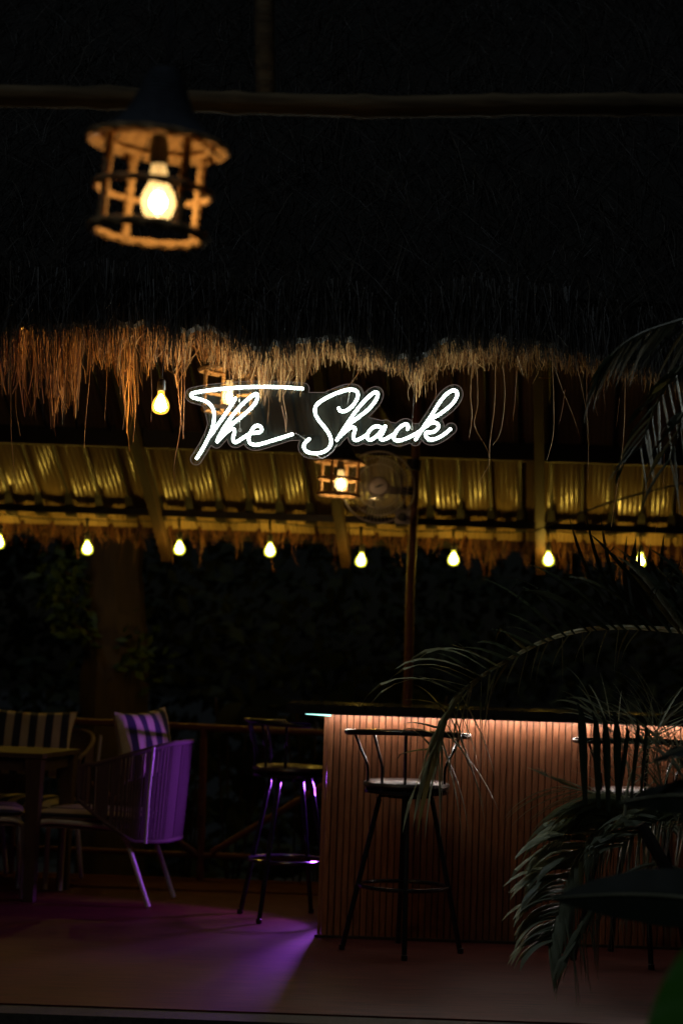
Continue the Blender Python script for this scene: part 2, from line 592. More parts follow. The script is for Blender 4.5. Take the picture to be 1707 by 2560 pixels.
for _ in range(900):
    p = px_tuft()
    if p > 1150 and random.random() < .5: continue
    tp = interp(p, TOP); L = interp(p, TIP) - tp
    ty = tp + L * random.uniform(.15, .95)
    Y = random.uniform(7.54, 7.75) if 440 < p < 1170 else random.uniform(7.30, 7.60)
    ln_ = random.gauss(0, 18)
    coarse.append(strand(p - ln_, tp - 25 + random.uniform(0, max(8, L * .3)), p, ty, Y + .03, Y, 5, .012))
tag(ribbon_obj('coarse_straw', coarse, M['straw'], roof, w_lo=.006, w_hi=.012), 'broad curled straw blades among the hanging fringe', kind='stuff')
outer = []
for _ in range(6500):
    p = px_tuft()
    tp = interp(p, TOP)
    tip_y = tp + random.gauss(-8, 17)
    if p < 470 and random.random() < .17:
        tip_y = tp + random.uniform(20, interp(p, TIP) - tp)
    Y = random.uniform(7.06, 7.18)
    outer.append(strand(p + random.gauss(0, 12), tp - random.uniform(90, 190), p, tip_y, Y + .10, Y))
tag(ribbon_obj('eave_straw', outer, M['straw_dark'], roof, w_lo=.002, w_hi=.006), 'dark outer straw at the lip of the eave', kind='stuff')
cover = []
for _ in range(1300):
    p = px_tuft()
    if p > 1150 and random.random() < .55: continue
    tp = interp(p, TOP)
    Y = random.uniform(7.19, 7.29)
    cover.append(strand(p + random.gauss(0, 10), tp - random.uniform(50, 90), p, tp + 4 + abs(random.gauss(0, 16)), Y + .04, Y))
tag(ribbon_obj('lip_straw', cover, M['straw'], roof, w_lo=.002, w_hi=.006), 'straw tips along the lower lip of the eave', kind='stuff')
slope = []
for _ in range(11000):
    x = random.uniform(-2.0, 2.2)
    t = random.random() ** 1.25 * 2.5
    a = random.gauss(0, .5)
    if random.random() < .15:
        a = random.uniform(-1.5, 1.5)
    L = random.uniform(.12, .42)
    lift = random.uniform(.01, .05)
    pts = []
    for i in range(4):
        q = i / 3
        s_ = t - L * q * cos(a) * .7
        xx = x + L * q * sin(a) + random.gauss(0, .004)
        h = lift + .02 * sin(pi * q)
        pts.append((xx, y0e + s_ - h * .7, z0e + s_ + h * .7))
    slope.append(pts)
tag(ribbon_obj('roof_straw', slope, M['straw_dark'], roof, w_lo=.002, w_hi=.006), 'matted dark straw covering the roof slope', kind='stuff')

# single long straws one can pick out, each its own part
LONG = [
    [(30, 900), (28, 1000), (30, 1100), (40, 1228)], [(232, 850), (224, 950), (214, 1060), (211, 1120)], [(45, 930), (40, 1010), (52, 1090)],
    [(270, 850), (268, 930), (262, 1052)], [(455, 900), (452, 1060), (436, 1160), (438, 1213)], [(445, 900), (448, 1000), (460, 1096)],
    [(462, 910), (461, 1000), (458, 1098)], [(330, 900), (340, 1000), (333, 1105)], [(300, 940), (312, 1020), (307, 1076)],
    [(375, 900), (380, 980), (378, 1056)], [(135, 930), (140, 1010), (133, 1070)],
    [(712, 940), (708, 990), (716, 1040), (714, 1080)], [(704, 1030), (712, 1050), (715, 1080)],
    [(1180, 930), (1176, 985), (1180, 1040), (1172, 1095)], [(1192, 940), (1194, 1010), (1186, 1065), (1220, 1130), (1222, 1180)],
    [(1238, 930), (1236, 1010), (1224, 1110), (1222, 1160), (1196, 1205)], [(1256, 930), (1262, 985), (1252, 1075), (1230, 1115)],
    [(1292, 935), (1286, 1010), (1281, 1054)], [(1380, 920), (1384, 1010), (1382, 1090), (1366, 1152)],
    [(1370, 880), (1400, 960), (1432, 1040), (1450, 1096)], [(1440, 920), (1462, 1010), (1470, 1080), (1469, 1200)],
    [(1466, 930), (1466, 1030), (1468, 1100)], [(1475, 960), (1484, 1000), (1493, 1040)], [(1412, 990), (1404, 1030), (1396, 1060)],
    [(1562, 950), (1560, 1060), (1552, 1150), (1535, 1260), (1527, 1318)], [(1555, 1170), (1540, 1230), (1532, 1290)],
    [(1505, 970), (1512, 1010), (1515, 1028)], [(1659, 1150), (1655, 1240), (1636, 1330)], [(1548, 1010), (1542, 1050), (1538, 1070)],
    [(1085, 950), (1090, 980), (1086, 994)], [(1040, 950), (1020, 975), (1022, 1000)], [(905, 930), (870, 965), (820, 975)],
    [(1348, 960), (1375, 945), (1395, 925)], [(660, 940), (672, 1000), (668, 1060)], [(636, 940), (632, 1010), (628, 1058)],
]
for i, L in enumerate(LONG):
    Yl = 7.44 if 460 < L[0][0] < 1160 and L[-1][1] > 985 else random.uniform(7.3, 7.42)
    if 600 < L[0][0] < 700: Yl = 7.62
    pts = smooth_path([W(px, py - (16 if k == 0 else 0), Yl + random.uniform(0, .03)) for k, (px, py) in enumerate(L)], 4)
    n_ = len(pts)
    w_ = random.uniform(.0010, .0017)
    mb = MB().tube(pts, [w_ * (1.25 - .8 * k / n_) for k in range(n_)], 4)
    ch(mb.build('straw', M['straw'], roof), roof)

# back eave straw fringe under the tin roof edge
back = []
for _ in range(2600):
    p = random.uniform(-60, 1780)
    base = 1316 + (p - 0) * .028
    wl = 26 + 22 * (sin(p * .021) * sin(p * .057 + 1) + .4 * sin(p * .13))
    if random.random() < .05: wl += random.uniform(10, 50)
    if p > 1150: wl += 22
    Y = random.uniform(12.22, 12.38)
    back.append(strand(p + random.gauss(0, 8), base - 14, p, base + max(5, wl * random.uniform(.4, 1.15)), Y, Y, 4, .01))
bk = tag(empty('thatch_eave', (0, 12.3, 2.1)), 'ragged brown straw fringe hanging along the far edge of the metal roof', 'thatch')
tag(ribbon_obj('fringe_straw', back, M['straw_back'], bk, w_lo=.004, w_hi=.012), kind='stuff')
ch(MB().box((-4, 12.40, 2.06), (4, 12.62, 2.24)).build('thatch_bundle', M['thatch'], bk), bk)

# ---------------------------------------------------------------- tin roof
tin = tag(empty('metal_roof', (0, 12.2, 2.1)), 'ribbed metal sheet roof sloping down behind the sign, catching the bulb light', 'metal roof')
SK, SZ = math.tan(R(7.5)), .665          # ribs drift sideways and rise towards the ridge
SW, DEEP = .188, 2.45                    # sheet width, depth covered


def tin_pt(u, d, h=0.0):
    """u along the eave, d back up the slope from the eave towards the camera, h below the sheet"""
    return Vector((u - SK * d, 12.2 - d, 2.1 + SZ * d - h))


def make_sheet():
    prof = [(0, 0), (.012, .022), (.026, .022), (.038, 0)]
    for k in range(5):
        a = .044 + k * .0285
        prof += [(a, 0), (a + .007, .003), (a + .0143, .0042), (a + .0215, .003)]
    prof.append((SW, 0))
    rows = 5
    v, f = [], []
    for r in range(rows):
        for (u, h) in prof:
            v.append(tin_pt(u, DEEP * r / (rows - 1), -h))
    m_ = len(prof)
    for r in range(rows - 1):
        for i in range(m_ - 1):
            f.append((r * m_ + i, r * m_ + i + 1, (r + 1) * m_ + i + 1, (r + 1) * m_ + i))
    return MB().add(v, f)


sheet0 = None
for i in range(28):
    if sheet0 is None:
        sheet0 = make_sheet().build('roof_sheet', M['tin'], tin)
        o = sheet0
    else:
        o = sheet0.copy()
        S.collection.objects.link(o)
    o.location = Vector((-2.42 + i * SW, 0, random.uniform(-.002, .002))) - tin.location
# seam strips: flat dark battens over each rib, with a foot on the purlin
bat0 = None
for i in range(28):
    if bat0 is None:
        mb = MB()
        a, b = tin_pt(0, .10, .012), tin_pt(0, DEEP, .012)
        mb.tube([a, b], .008, 4)
        mb.add([tin_pt(-.036, .20, .075), tin_pt(.036, .20, .075), tin_pt(.018, .29, .012), tin_pt(-.018, .29, .012),
                tin_pt(-.036, .15, .055), tin_pt(.036, .15, .055), tin_pt(.016, .11, .012), tin_pt(-.016, .11, .012)],
               [(0, 1, 2, 3), (4, 7, 6, 5), (0, 4, 5, 1), (3, 2, 6, 7), (0, 3, 7, 4), (1, 5, 6, 2)])
        bat0 = mb.build('seam_bracket', M['black'], tin)
        o = bat0
    else:
        o = bat0.copy()
        S.collection.objects.link(o)
    o.location = Vector((-2.42 + i * SW, 0, 0)) - tin.location
p0, p1 = W(-120, 1262, 11.98), W(1830, 1316, 11.98)
ch(MB().box((-3, 11.965, 2.163), (3, 12.005, 2.205)).build('purlin', M['dark_steel'], tin, smooth=False), tin)
zb, zt = W(853, 1131, 11.4).z, W(853, 1082, 11.4).z
ch(MB().box((-3.4, 11.40, zb), (3.4, 11.44, zt)).build('crossbeam', M['dark_steel'], tin, smooth=False), tin)
ch(MB().box((-3.4, 11.392, zb - .012), (3.4, 11.47, zb - .001)).build('crossbeam_lip', M['brown_wood'], tin, smooth=False), tin)
for px, w_ in ((412, .058), (862, .058), (1352, .058), (1822, .058)):
    u = W(px, 1345, 12.2).x
    mb = MB()
    pa, pb = tin_pt(u, -.10, .10), tin_pt(u, 2.4, .10)
    d_ = (pb - pa).normalized()
    q = d_.to_track_quat('Y', 'Z').to_matrix()
    mb.box((-w_ / 2, 0, -.05), (w_ / 2, (pb - pa).length, .03), rot=q, at=pa)
    ch(mb.build('rafter', M['brown_wood'], tin, smooth=False), tin)
ch(MB().tube([(-3.5, 9.80, 3.90), (3.5, 9.80, 3.90)], .05, 8).build('ridge_pole', M['bamboo'], tin), tin)
# panel of dark boards closing the space under the ridge
# ---------------------------------------------------------------- near roof frame of bamboo
nb = tag(empty('bamboo_beam', (0, 5.4, 2.9)), 'thick knobbly bamboo beam crossing high above the rope lantern', 'bamboo beam')
pts, rad = [], []
ctr = [(-200, 236), (0, 240), (300, 245), (600, 258), (960, 268), (1300, 262), (1707, 262), (1950, 266)]
for i in range(61):
    px = -200 + 2150 * i / 60
    pts.append(W(px, interp(px, ctr) , 5.4))
    rad.append(.032 + (.005 if i % 9 == 4 else 0) + random.gauss(0, .0008))
ch(MB().tube(pts, rad, 14).build('bamboo_culm', M['bamboo'], nb), nb)
o = MB().tube([W(665, 245, 5.42), W(662, 100, 5.42), W(660, -150, 5.42)], .029, 10)
pr = tag(o.build('bamboo_post', M['bamboo']), 'short bamboo upright standing on the high beam', 'bamboo post')

# ---------------------------------------------------------------- pole, brace and railing
pl = tag(empty('roof_post', (W(1020, 1760, 11.05).x, 11.05, 0)), 'slim reddish timber post rising beside the fan, with a diagonal brace at its top', 'post')
ptop, pbot = W(1040, 1120, 11.05), Vector((W(1014, 1780, 11.05).x, 11.05, 0))
ptop.z = 2.95
pp = [pbot.lerp(ptop, i / 12) + Vector((random.gauss(0, .003), 0, 0)) for i in range(13)]
ch(MB().tube(pp, [.029 - .0005 * i for i in range(13)], 10).build('pole', M['rail_wood'], pl), pl)
ba, bb_ = W(1010, 1112, 11.1), W(872, 880, 11.0)
q = (bb_ - ba).to_track_quat('Y', 'Z').to_matrix()
ch(MB().box((-.045, 0, -.02), (.045, (bb_ - ba).length, .02), rot=q, at=ba).build('brace', M['brown_wood'], pl, smooth=False), pl)
ch(MB().tube([W(1035, 1150, 11.0), W(1032, 1175, 11.0)], .045, 10).build('post_cap', M['dark_steel'], pl), pl)

rl = tag(empty('railing', (0, 11.32, 0)), 'low reddish timber railing along the back of the deck behind the chairs and stools', 'railing')
YR = 11.32
def railbar(name, pts, r=.02, m='rail_wood'):
    pts = smooth_path(pts, 5)
    return ch(MB().tube(pts, [r * random.uniform(.93, 1.07) for _ in pts], 9).build(name, M[m], rl), rl)
railbar('top_rail', [W(-120, 1792, YR), W(180, 1803, YR), W(450, 1816, YR), W(750, 1830, YR), W(1100, 1843, YR)], .021)
railbar('bottom_rail', [W(-120, 2112, YR), W(180, 2124, YR), W(450, 2136, YR), W(750, 2146, YR), W(1100, 2160, YR)], .017)
for px in (40, 506, 1010):
    b = G(px, 2190 + (px - 500) * .035); b.y = YR; b.z = 0
    railbar('rail_post', [b, W(px + 4, 1812 + (px - 450) * .035, YR)], .022)
for a, b in (((528, 2132), (1000, 1850)), ((488, 2132), (60, 1850))):
    railbar('diagonal_brace', [W(*a, YR - .03), W(*b, YR - .03)], .02)

# ---------------------------------------------------------------- vegetation beyond the railing
def leaf_clump(mb, c, n, spread, ls):
    for _ in range(n):
        p = Vector(c) + Vector((random.gauss(0, spread[0]), random.gauss(0, spread[1]), random.gauss(0, spread[2])))
        d = Vector((random.gauss(0, 1), random.gauss(0, 1), random.gauss(-.2, .7))).normalized()
        s_ = d.orthogonal().normalized()
        L = ls * random.uniform(.6, 1.4)
        w_ = L * .27
        mid = p + d * L * .5 + Vector((0, 0, L * .06))
        mb.add([p, mid + s_ * w_, p + d * L, mid - s_ * w_], [(0, 1, 2), (0, 2, 3)])


tr = tag(empty('garden_tree', (W(290, 1700, 13.4).x, 13.4, -.3)), 'thick brown tree trunk in the dark behind the chairs with leafy sprigs', 'tree')
tp = [Vector((W(290, 1800, 13.4).x, 13.4, -.3)), W(285, 1750, 13.4), W(290, 1600, 13.4), W(286, 1450, 13.4), W(292, 1300, 13.4), W(300, 1150, 13.4)]
tp = smooth_path(tp, 8)
ch(MB().tube(tp, [.235 - .0012 * i for i in range(len(tp))], 22, mod=lambda i, j: 1 + .05 * sin(j * 2.1 + i * .15) + .03 * sin(i * .9 + j)).build('trunk', M['trunk'], tr), tr)
for c, n_ in (((165, 1430), 60), ((160, 1500), 60), ((185, 1560), 45), ((350, 1610), 30), ((348, 1660), 22)):
    p = W(*c, 13.1)
    q_ = Vector((W(230 if c[0] < 250 else 340, c[1] + 30, 13.2)))
    ch(MB().tube([q_, p], .008, 5).build('branch', M['trunk'], tr), tr)
    mb = MB(); leaf_clump(mb, p, n_, (.08, .08, .09), .10)
    tag(ch(mb.build('foliage', M['leaf'], tr), tr), kind='stuff')
hg = MB()
for _ in range(9000):
    x = random.uniform(-4.5, 4.5); z = random.uniform(-.3, 2.9)
    dy = .5 * sin(x * 1.7) + .3 * sin(z * 3 + x)
    leaf_clump(hg, (x, 15.0 + dy, z + .3 * sin(x * 2.3)), 1, (.1, .2, .1), .16)
tag(hg.build('hedge', M['dark_leaf']), 'dark dense hedge filling the night garden behind the deck', 'hedge', kind='stuff')


def bush(px, py, Y, n_, sp, ls, label, name='garden_plant'):
    c = W(px, py, Y)
    e = tag(empty(name, (c.x, Y, -.3)), label, 'plant')
    for k in range(5):
        a = c + Vector((random.gauss(0, sp), random.gauss(0, sp * .5), random.gauss(0, sp * .6)))
        ch(MB().tube([Vector((c.x, Y, -.3)), a], .007, 5).build('stem', M['trunk'], e), e)
    for _ in range(n_):   # large single leaves
        p = c + Vector((random.gauss(0, sp), random.gauss(0, sp * .5), random.gauss(0, sp * .8)))
        d = Vector((random.gauss(0, 1), random.gauss(-.4, .5), random.gauss(.2, .6))).normalized()
        s_ = d.cross(Vector((0, 1, .3))).normalized()
        L = ls * random.uniform(.7, 1.3)
        v = [p]
        for t, w_ in ((.25, .2), (.5, .28), (.78, .17)):
            m_ = p + d * L * t - Vector((0, 0, L * .25 * t * t))
            v += [m_ + s_ * L * w_, m_ + Vector((0, 0, -.012)), m_ - s_ * L * w_]
        v.append(p + d * L - Vector((0, 0, L * .3)))
        f = [(0, 1, 2), (0, 2, 3), (1, 4, 5, 2), (2, 5, 6, 3), (4, 7, 8, 5), (5, 8, 9, 6), (7, 10, 8), (8, 10, 9)]
        ch(MB().add(v, f).build('leaf', M['dark_leaf'], e), e)


bush(800, 1775, 11.9, 9, .14, .26, 'broad-leafed plant peeking over the left end of the bar counter')
bush(590, 1800, 11.8, 8, .13, .24, 'low leafy plant behind the stool at the left end of the bar')
bush(985, 1770, 12.0, 9, .16, .24, 'leafy plant behind the bar counter at the foot of the slim post')
bush(470, 1990, 11.9, 10, .2, .26, 'dark leafy plant behind the railing between armchair and stool')
bush(740, 2040, 11.9, 10, .2, .26, 'dark leafy plant behind the railing beside the bar corner')

# ================================================================= BAR
YB = 9.09
xl = W(812, 2050, YB).x
xr = 1.78
bar = tag(empty('bar_counter', (xl, YB, 0)), 'long bar clad in reddish vertical wood slats under a black polished top', 'bar')
ch(MB().box((xl + .004, YB + .016, 0.004), (xr, 9.20, 1.038)).build('carcass', M['backing'], bar, smooth=False), bar)
z_top, z_bot = 1.082, 1.048
xct = W(716, 1762, 8.97).x
cb = MB()
e_ = .006
cb.add([(xct + e_, 8.965, z_bot), (xr, 8.965, z_bot), (xr, 9.86, z_bot), (xct + e_, 9.86, z_bot),
        (xct, 8.96, z_bot + e_), (xr, 8.96, z_bot + e_), (xr, 9.87, z_bot + e_), (xct, 9.87, z_bot + e_),
        (xct, 8.96, z_top - e_), (xr, 8.96, z_top - e_), (xr, 9.87, z_top - e_), (xct, 9.87, z_top - e_),
        (xct + e_, 8.966, z_top), (xr, 8.966, z_top), (xr, 9.86, z_top), (xct + e_, 9.86, z_top)],
       [(0, 3, 2, 1), (12, 13, 14, 15)] + [(4 * k + i, 4 * k + (i + 1) % 4, 4 * k + 4 + (i + 1) % 4, 4 * k + 4 + i) for k in range(3) for i in range(4)])
ch(cb.build('countertop', M['counter'], bar, smooth=False), bar)
ch(MB().box((xct + .002, 8.961, 1.037), (xr, 8.968, z_bot + .004)).build('counter_lip', M['counter'], bar, smooth=False), bar)
pitch = .0302
sl0 = None
ns_ = int((xr - xl) / pitch)
for i in range(ns_):
    if sl0 is None:
        b = .0025
        w_, d_, h_ = .0258, .014, 1.036
        sb = MB().add([(0, d_, 0), (0, b, 0), (b, 0, 0), (w_ - b, 0, 0), (w_, b, 0), (w_, d_, 0),
                       (0, d_, h_), (0, b, h_), (b, 0, h_), (w_ - b, 0, h_), (w_, b, h_), (w_, d_, h_)],
                      [(0, 1, 7, 6), (1, 2, 8, 7), (2, 3, 9, 8), (3, 4, 10, 9), (4, 5, 11, 10), (5, 0, 6, 11), (6, 7, 8, 9, 10, 11), (5, 4, 3, 2, 1, 0)])
        sl0 = sb.build('slat', M['slat'], bar, smooth=False)
        o = sl0
    else:
        o = sl0.copy()
        S.collection.objects.link(o)
    o.location = (i * pitch + random.gauss(0, .0003), random.uniform(-.001, .0008), .003)
w0 = xl - .0005
ch(MB().box((xl - .018, YB + .001, 0), (xl - .002, 9.20, 1.037)).build('end_panel', M['slat'], bar, smooth=False), bar)
ch(MB().box((xl - .03, YB - .022, 0.0005), (xr, YB - .003, .012)).build('base_trim', M['brown_wood'], bar, smooth=False), bar)
for x_ in (.75, 1.70):
    ch(MB().box((x_ - .03, 9.70, 0), (x_ + .03, 9.76, z_bot - .001)).build('support_leg', M['backing'], bar, smooth=False), bar)
# LED strips under the top
ch(MB().box((xl + .0, 9.026, 1.0385), (xr, 9.0275, 1.0455)).build('led_strip', M['led'], bar, smooth=False), bar)
led2 = MB().add([(xct + .09, 8.972, 1.0365), (xl + .012, 8.972, 1.0365), (xl + .012, 8.972, 1.028), (xct + .09, 8.972, 1.0345),
                 (xct + .09, 8.986, 1.0365), (xl + .012, 8.986, 1.0365), (xl + .012, 8.986, 1.028), (xct + .09, 8.986, 1.0345)],
                [(0, 3, 2, 1), (4, 5, 6, 7), (3, 7, 6, 2), (0, 4, 7, 3), (1, 2, 6, 5), (0, 1, 5, 4)])
ch(led2.build('led_strip', M['led_side'], bar, smooth=False), bar)
# coloured party lamp clamped behind the bar
pv = Vector((.07, 10.05, .67))
ppn = tag(empty('party_lamp', pv), 'small purple floodlight shining from behind the bar towards the chairs', 'lamp')
MB().lathe([(.001, -.0), (.022, .004), (.028, .02), (.022, .036), (.001, .04)], 12, at=(-.012, -.004, -.02)).build('lens', M['purple'], ppn)
MB().box((-.05, .035, -.05), (.06, .09, .05)).build('housing', M['black'], ppn, smooth=False)
MB().box((-.01, .04, -.67), (.02, .07, -.05)).build('stand', M['black'], ppn, smooth=False)


spd = bpy.data.lights.new('party_beam', 'SPOT')
spd.energy = 40; spd.color = (.46, .10, 1); spd.spot_size = R(118); spd.spot_blend = .25; spd.shadow_soft_size = .045
spo = bpy.data.objects.new('party_beam', spd); S.collection.objects.link(spo)
spo.parent = ppn
spo.location = (-.02, -.02, 0)
spo.rotation_euler = Vector((-1, -.85, -.12)).to_track_quat('-Z', 'Y').to_euler()


# ================================================================= STOOLS
def make_stool():
    e = empty('bar_stool', (0, 0, 0))
    # back towards -Y of the local frame
    MB().lathe([(.02, .722), (.175, .722), (.190, .728), (.196, .738), (.192, .750), (.172, .760), (.08, .766), (.001, .767)], 36).build('seat', M['stool_seat'], e)
    MB().lathe([(.180, .702), (.192, .704), (.194, .718), (.180, .721), (.01, .721), (.01, .702)], 36).build('seat_rim', M['stool_metal'], e)
    MB().lathe([(.06, .680), (.085, .682), (.085, .698), (.02, .701)], 20).build('swivel', M['stool_metal'], e)
    rail = []
    for k in range(25):
        a = pi + R(-6) + (pi + R(12)) * k / 24
        rail.append((.275 * cos(a), .235 * sin(a) + .0, .968 + .012 * sin(-a) ** 2))
    rail = [Vector(p) for p in rail]
    MB().tube(rail, [.011] + [.0135] * 23 + [.011], 10).build('back_rail', M['stool_metal'], e)
    for t in (.12, .31, .5, .69, .88):
        a = pi + pi * t
        top = Vector((.245 * cos(a) * 1.03, .225 * sin(a), .966))
        bot = Vector((.185 * cos(a), .185 * sin(a), .715))
        midp = Vector((.186 * cos(a), .187 * sin(a), .82))
        MB().tube(smooth_path([bot, midp, midp.lerp(top, .5) + Vector((0, 0, 0)), top], 4), .0065, 8).build('spindle', M['stool_metal'], e)
    for k in range(4):
        a = R(5 + 90 * k)
        top = Vector((.115 * cos(a), .115 * sin(a), .692))
        bot = Vector((.265 * cos(a), .265 * sin(a), .0))
        MB().tube([top - Vector((.09 * cos(a), .09 * sin(a), -.004)), top, top.lerp(bot, .03), bot + (top - bot) * .02], [.011, .012, .012, .012], 10).build('leg', M['stool_metal'], e)
        MB().lathe([(.013, 0), (.0145, .003), (.0145, .022), (.012, .024)], 12, at=bot).build('foot_cap', M['black'], e)
    MB().tube([(.198 * cos(2 * pi * k / 36), .198 * sin(2 * pi * k / 36), .29) for k in range(36)], .0095, 8, closed=True).build('foot_ring', M['stool_metal'], e)
    return e


GS = 'bar stools along the bar'
st = make_stool()
s1 = W(714, 2290, 9.72); st.location = (s1.x, 9.72, 0); st.rotation_euler = (0, 0, R(-90 + 14))
tag(st, 'black bar stool at the left end of the bar, back turned to the chairs', 'bar stool', GS)
for c in st.children:
    if c.name.startswith(('leg', 'foot_cap', 'foot_ring')):
        c.rotation_euler = (0, 0, R(57 + 76))
s2 = copy_tree(st)
for c in s2.children:
    c.rotation_euler = (0, 0, 0)
s2.location = (W(1003, 2350, 8.72).x, 8.72, 0); s2.rotation_euler = (0, 0, R(-4))
tag(s2, 'black bar stool in front of the slats, hung over by a palm frond', 'bar stool', GS)
s3 = copy_tree(s2); s3.location = (W(1575, 2380, 8.70).x, 8.70, 0); s3.rotation_euler = (0, 0, R(6))
tag(s3, 'black bar stool half hidden behind the upright palm leaves', 'bar stool', GS)


# ================================================================= ARMCHAIRS, TABLE, PILLOWS
def shell_pt(phi, zt, lean=0.0):
    c, s_ = cos(phi), sin(phi)
    x = -.10 + (.44 + lean) * abs(c) ** .62
    y = (.30 + lean * .3) * (1 if s_ >= 0 else -1) * abs(s_) ** .55
    return Vector((x, y, zt))


def make_armchair():
    e = empty('rope_armchair', (0, 0, 0))
    for s_ in (-1, 1):
        y = .225 * s_
        p = [(-.365, y, 0.004), (-.362, y, .20), (-.358, y, .34), (-.345, y, .385), (-.30, y, .408), (-.20, y, .41), (-.02, y, .402), (.06, y, .395), (.115, y, .37), (.15, y, .32), (.21, y, .17), (.275, y, .004)]
        MB().tube(smooth_path(p, 4), .014, 10).build('leg_frame', M['white_tube'], e)
        MB().tube([(.265, .285 * s_, .33), (.275, .292 * s_, .60), (.292, .30 * s_, .82)], .0085, 8).build('back_support', M['white_tube'], e)
        MB().tube([(.13, y, .35), (.20, .27 * s_, .345)], .008, 8).build('bracket', M['white_tube'], e)
    n = 46
    top, bot = [], []
    for k in range(n + 1):
        ph = R(-90) + R(180) * k / n
        x = shell_pt(ph, 0).x
        back = min(1, max(0, (x + .10) / .43))
        top.append(shell_pt(ph, .695 + .145 * back ** 1.1, .035 * back))
        bot.append(shell_pt(ph, .535 - .20 * min(1, back * 1.45) ** .9))
    MB().tube(smooth_path([bot[0]] + top + [bot[-1]], 2), .0125, 8).build('top_rim', M['chair_rope'], e)
    MB().tube(smooth_path(bot, 2), .011, 8).build('bottom_rim', M['chair_rope'], e)
    mb = MB()
    # evenly spaced ropes along the shell
    tt, bt = smooth_path(top, 4), smooth_path(bot, 4)
    Ls = [0]
    for i in range(1, len(tt)):
        Ls.append(Ls[-1] + (tt[i] - tt[i - 1]).length)
    N = 118
    for k in range(1, N):
        s_ = Ls[-1] * k / N
        i = min(len(tt) - 1, int(np.searchsorted(Ls, s_)))
        a, b = tt[i], bt[i]
        mid = (a + b) / 2
        mb.tube([a, mid, b], .0052, 5, caps=False)
    tag(mb.build('woven_rope', M['chair_rope'], e), kind='stuff')
    MB().box((-.33, -.215, .375), (.21, .215, .392)).build('seat_base', M['seat_web'], e, smooth=False)
    # seat cushion: soft rounded slab
    v, f = [], []
    nx_, ny_ = 14, 12
    for sgn in (1, -1):
        for j in range(ny_ + 1):
            for i in range(nx_ + 1):
                a, b = i / nx_ * 2 - 1, j / ny_ * 2 - 1
                h = .034 * (max(0, 1 - abs(a) ** 5) * max(0, 1 - abs(b) ** 5)) ** .4
                v.append((-.085 + .285 * a, .245 * b, .446 + sgn * h))
    m_ = (nx_ + 1) * (ny_ + 1)
    for j in range(ny_):
        for i in range(nx_):
            a = j * (nx_ + 1) + i
            f.append((a, a + 1, a + nx_ + 2, a + nx_ + 1))
            f.append((m_ + a, m_ + a + nx_ + 1, m_ + a + nx_ + 2, m_ + a + 1))
    MB().add(v, f).build('seat_cushion', M['cushion'], e)
    return e


GA = 'rope armchairs around the table'
ac = make_armchair()
ac.location = (W(278, 2250, 10.22).x, 10.22, 0)
ac.rotation_euler = (0, 0, R(-12))
tag(ac, 'rope armchair seen from the side, facing the table, purple light on its frame', 'armchair', GA)
a2 = copy_tree(ac)
a2.location = (W(-125, 2240, 10.25).x, 10.25, 0)
a2.rotation_euler = (0, 0, R(192))
tag(a2, 'rope armchair cut off by the left edge of the picture, facing right', 'armchair', GA)
a3 = copy_tree(ac)
a3.location = (W(70, 2200, 10.95).x, 10.95, 0)
a3.rotation_euler = (0, 0, R(80))
tag(a3, 'rope armchair behind the table, its back cushion above the tabletop', 'armchair', GA)

# table
ta, tb = W(74, 2238, 10.03), W(158, 2212, 10.62)
ta.z = tb.z = 0
ux = (tb - ta).normalized()
vy = Vector((-ux.y, ux.x, 0))            # points left
ang = math.atan2(vy.y, vy.x)
LT, DT = 1.0, (tb - ta).length
tbl = tag(empty('dining_table', ta), 'dark wooden table between the rope armchairs, its corner leg nearest', 'table')
def tp_(u, v, z): return ux * u + vy * v + Vector((0, 0, z))
def tblock(name, u0, u1, v0, v1, z0, z1):
    pts = [tp_(u, v, z) for z in (z0, z1) for (u, v) in ((u0, v0), (u1, v0), (u1, v1), (u0, v1))]
    return MB().add(pts, [(0, 1, 2, 3), (7, 6, 5, 4), (0, 4, 5, 1), (1, 5, 6, 2), (2, 6, 7, 3), (3, 7, 4, 0)]).build(name, M['table'], tbl, smooth=False)
for k in range(7):
    u0 = -.05 + k * (DT + .10) / 7
    tblock('tabletop_board', u0, u0 + (DT + .10) / 7 - .004, -.05, LT, .735, .76)
tblock('apron', .03, DT - .03, -.012, .012, .665, .733)
tblock('apron', -.012, .012, .04, LT - .05, .665, .733)
for (u, v) in ((0, 0), (DT, 0), (0, LT - .06), (DT, LT - .06)):
    MB().add([tp_(u + a * w_, v + b * w_, z) for z, w_ in ((0, .028), (.3, .031), (.60, .036), (.733, .044)) for (a, b) in ((-1, -1), (1, -1), (1, 1), (-1, 1))],
             [(4 * k + i, 4 * k + (i + 1) % 4, 4 * k + 4 + (i + 1) % 4, 4 * k + 4 + i) for k in range(3) for i in range(4)] + [(3, 2, 1, 0), (12, 13, 14, 15)]).build('leg', M['table'], tbl, smooth=False)


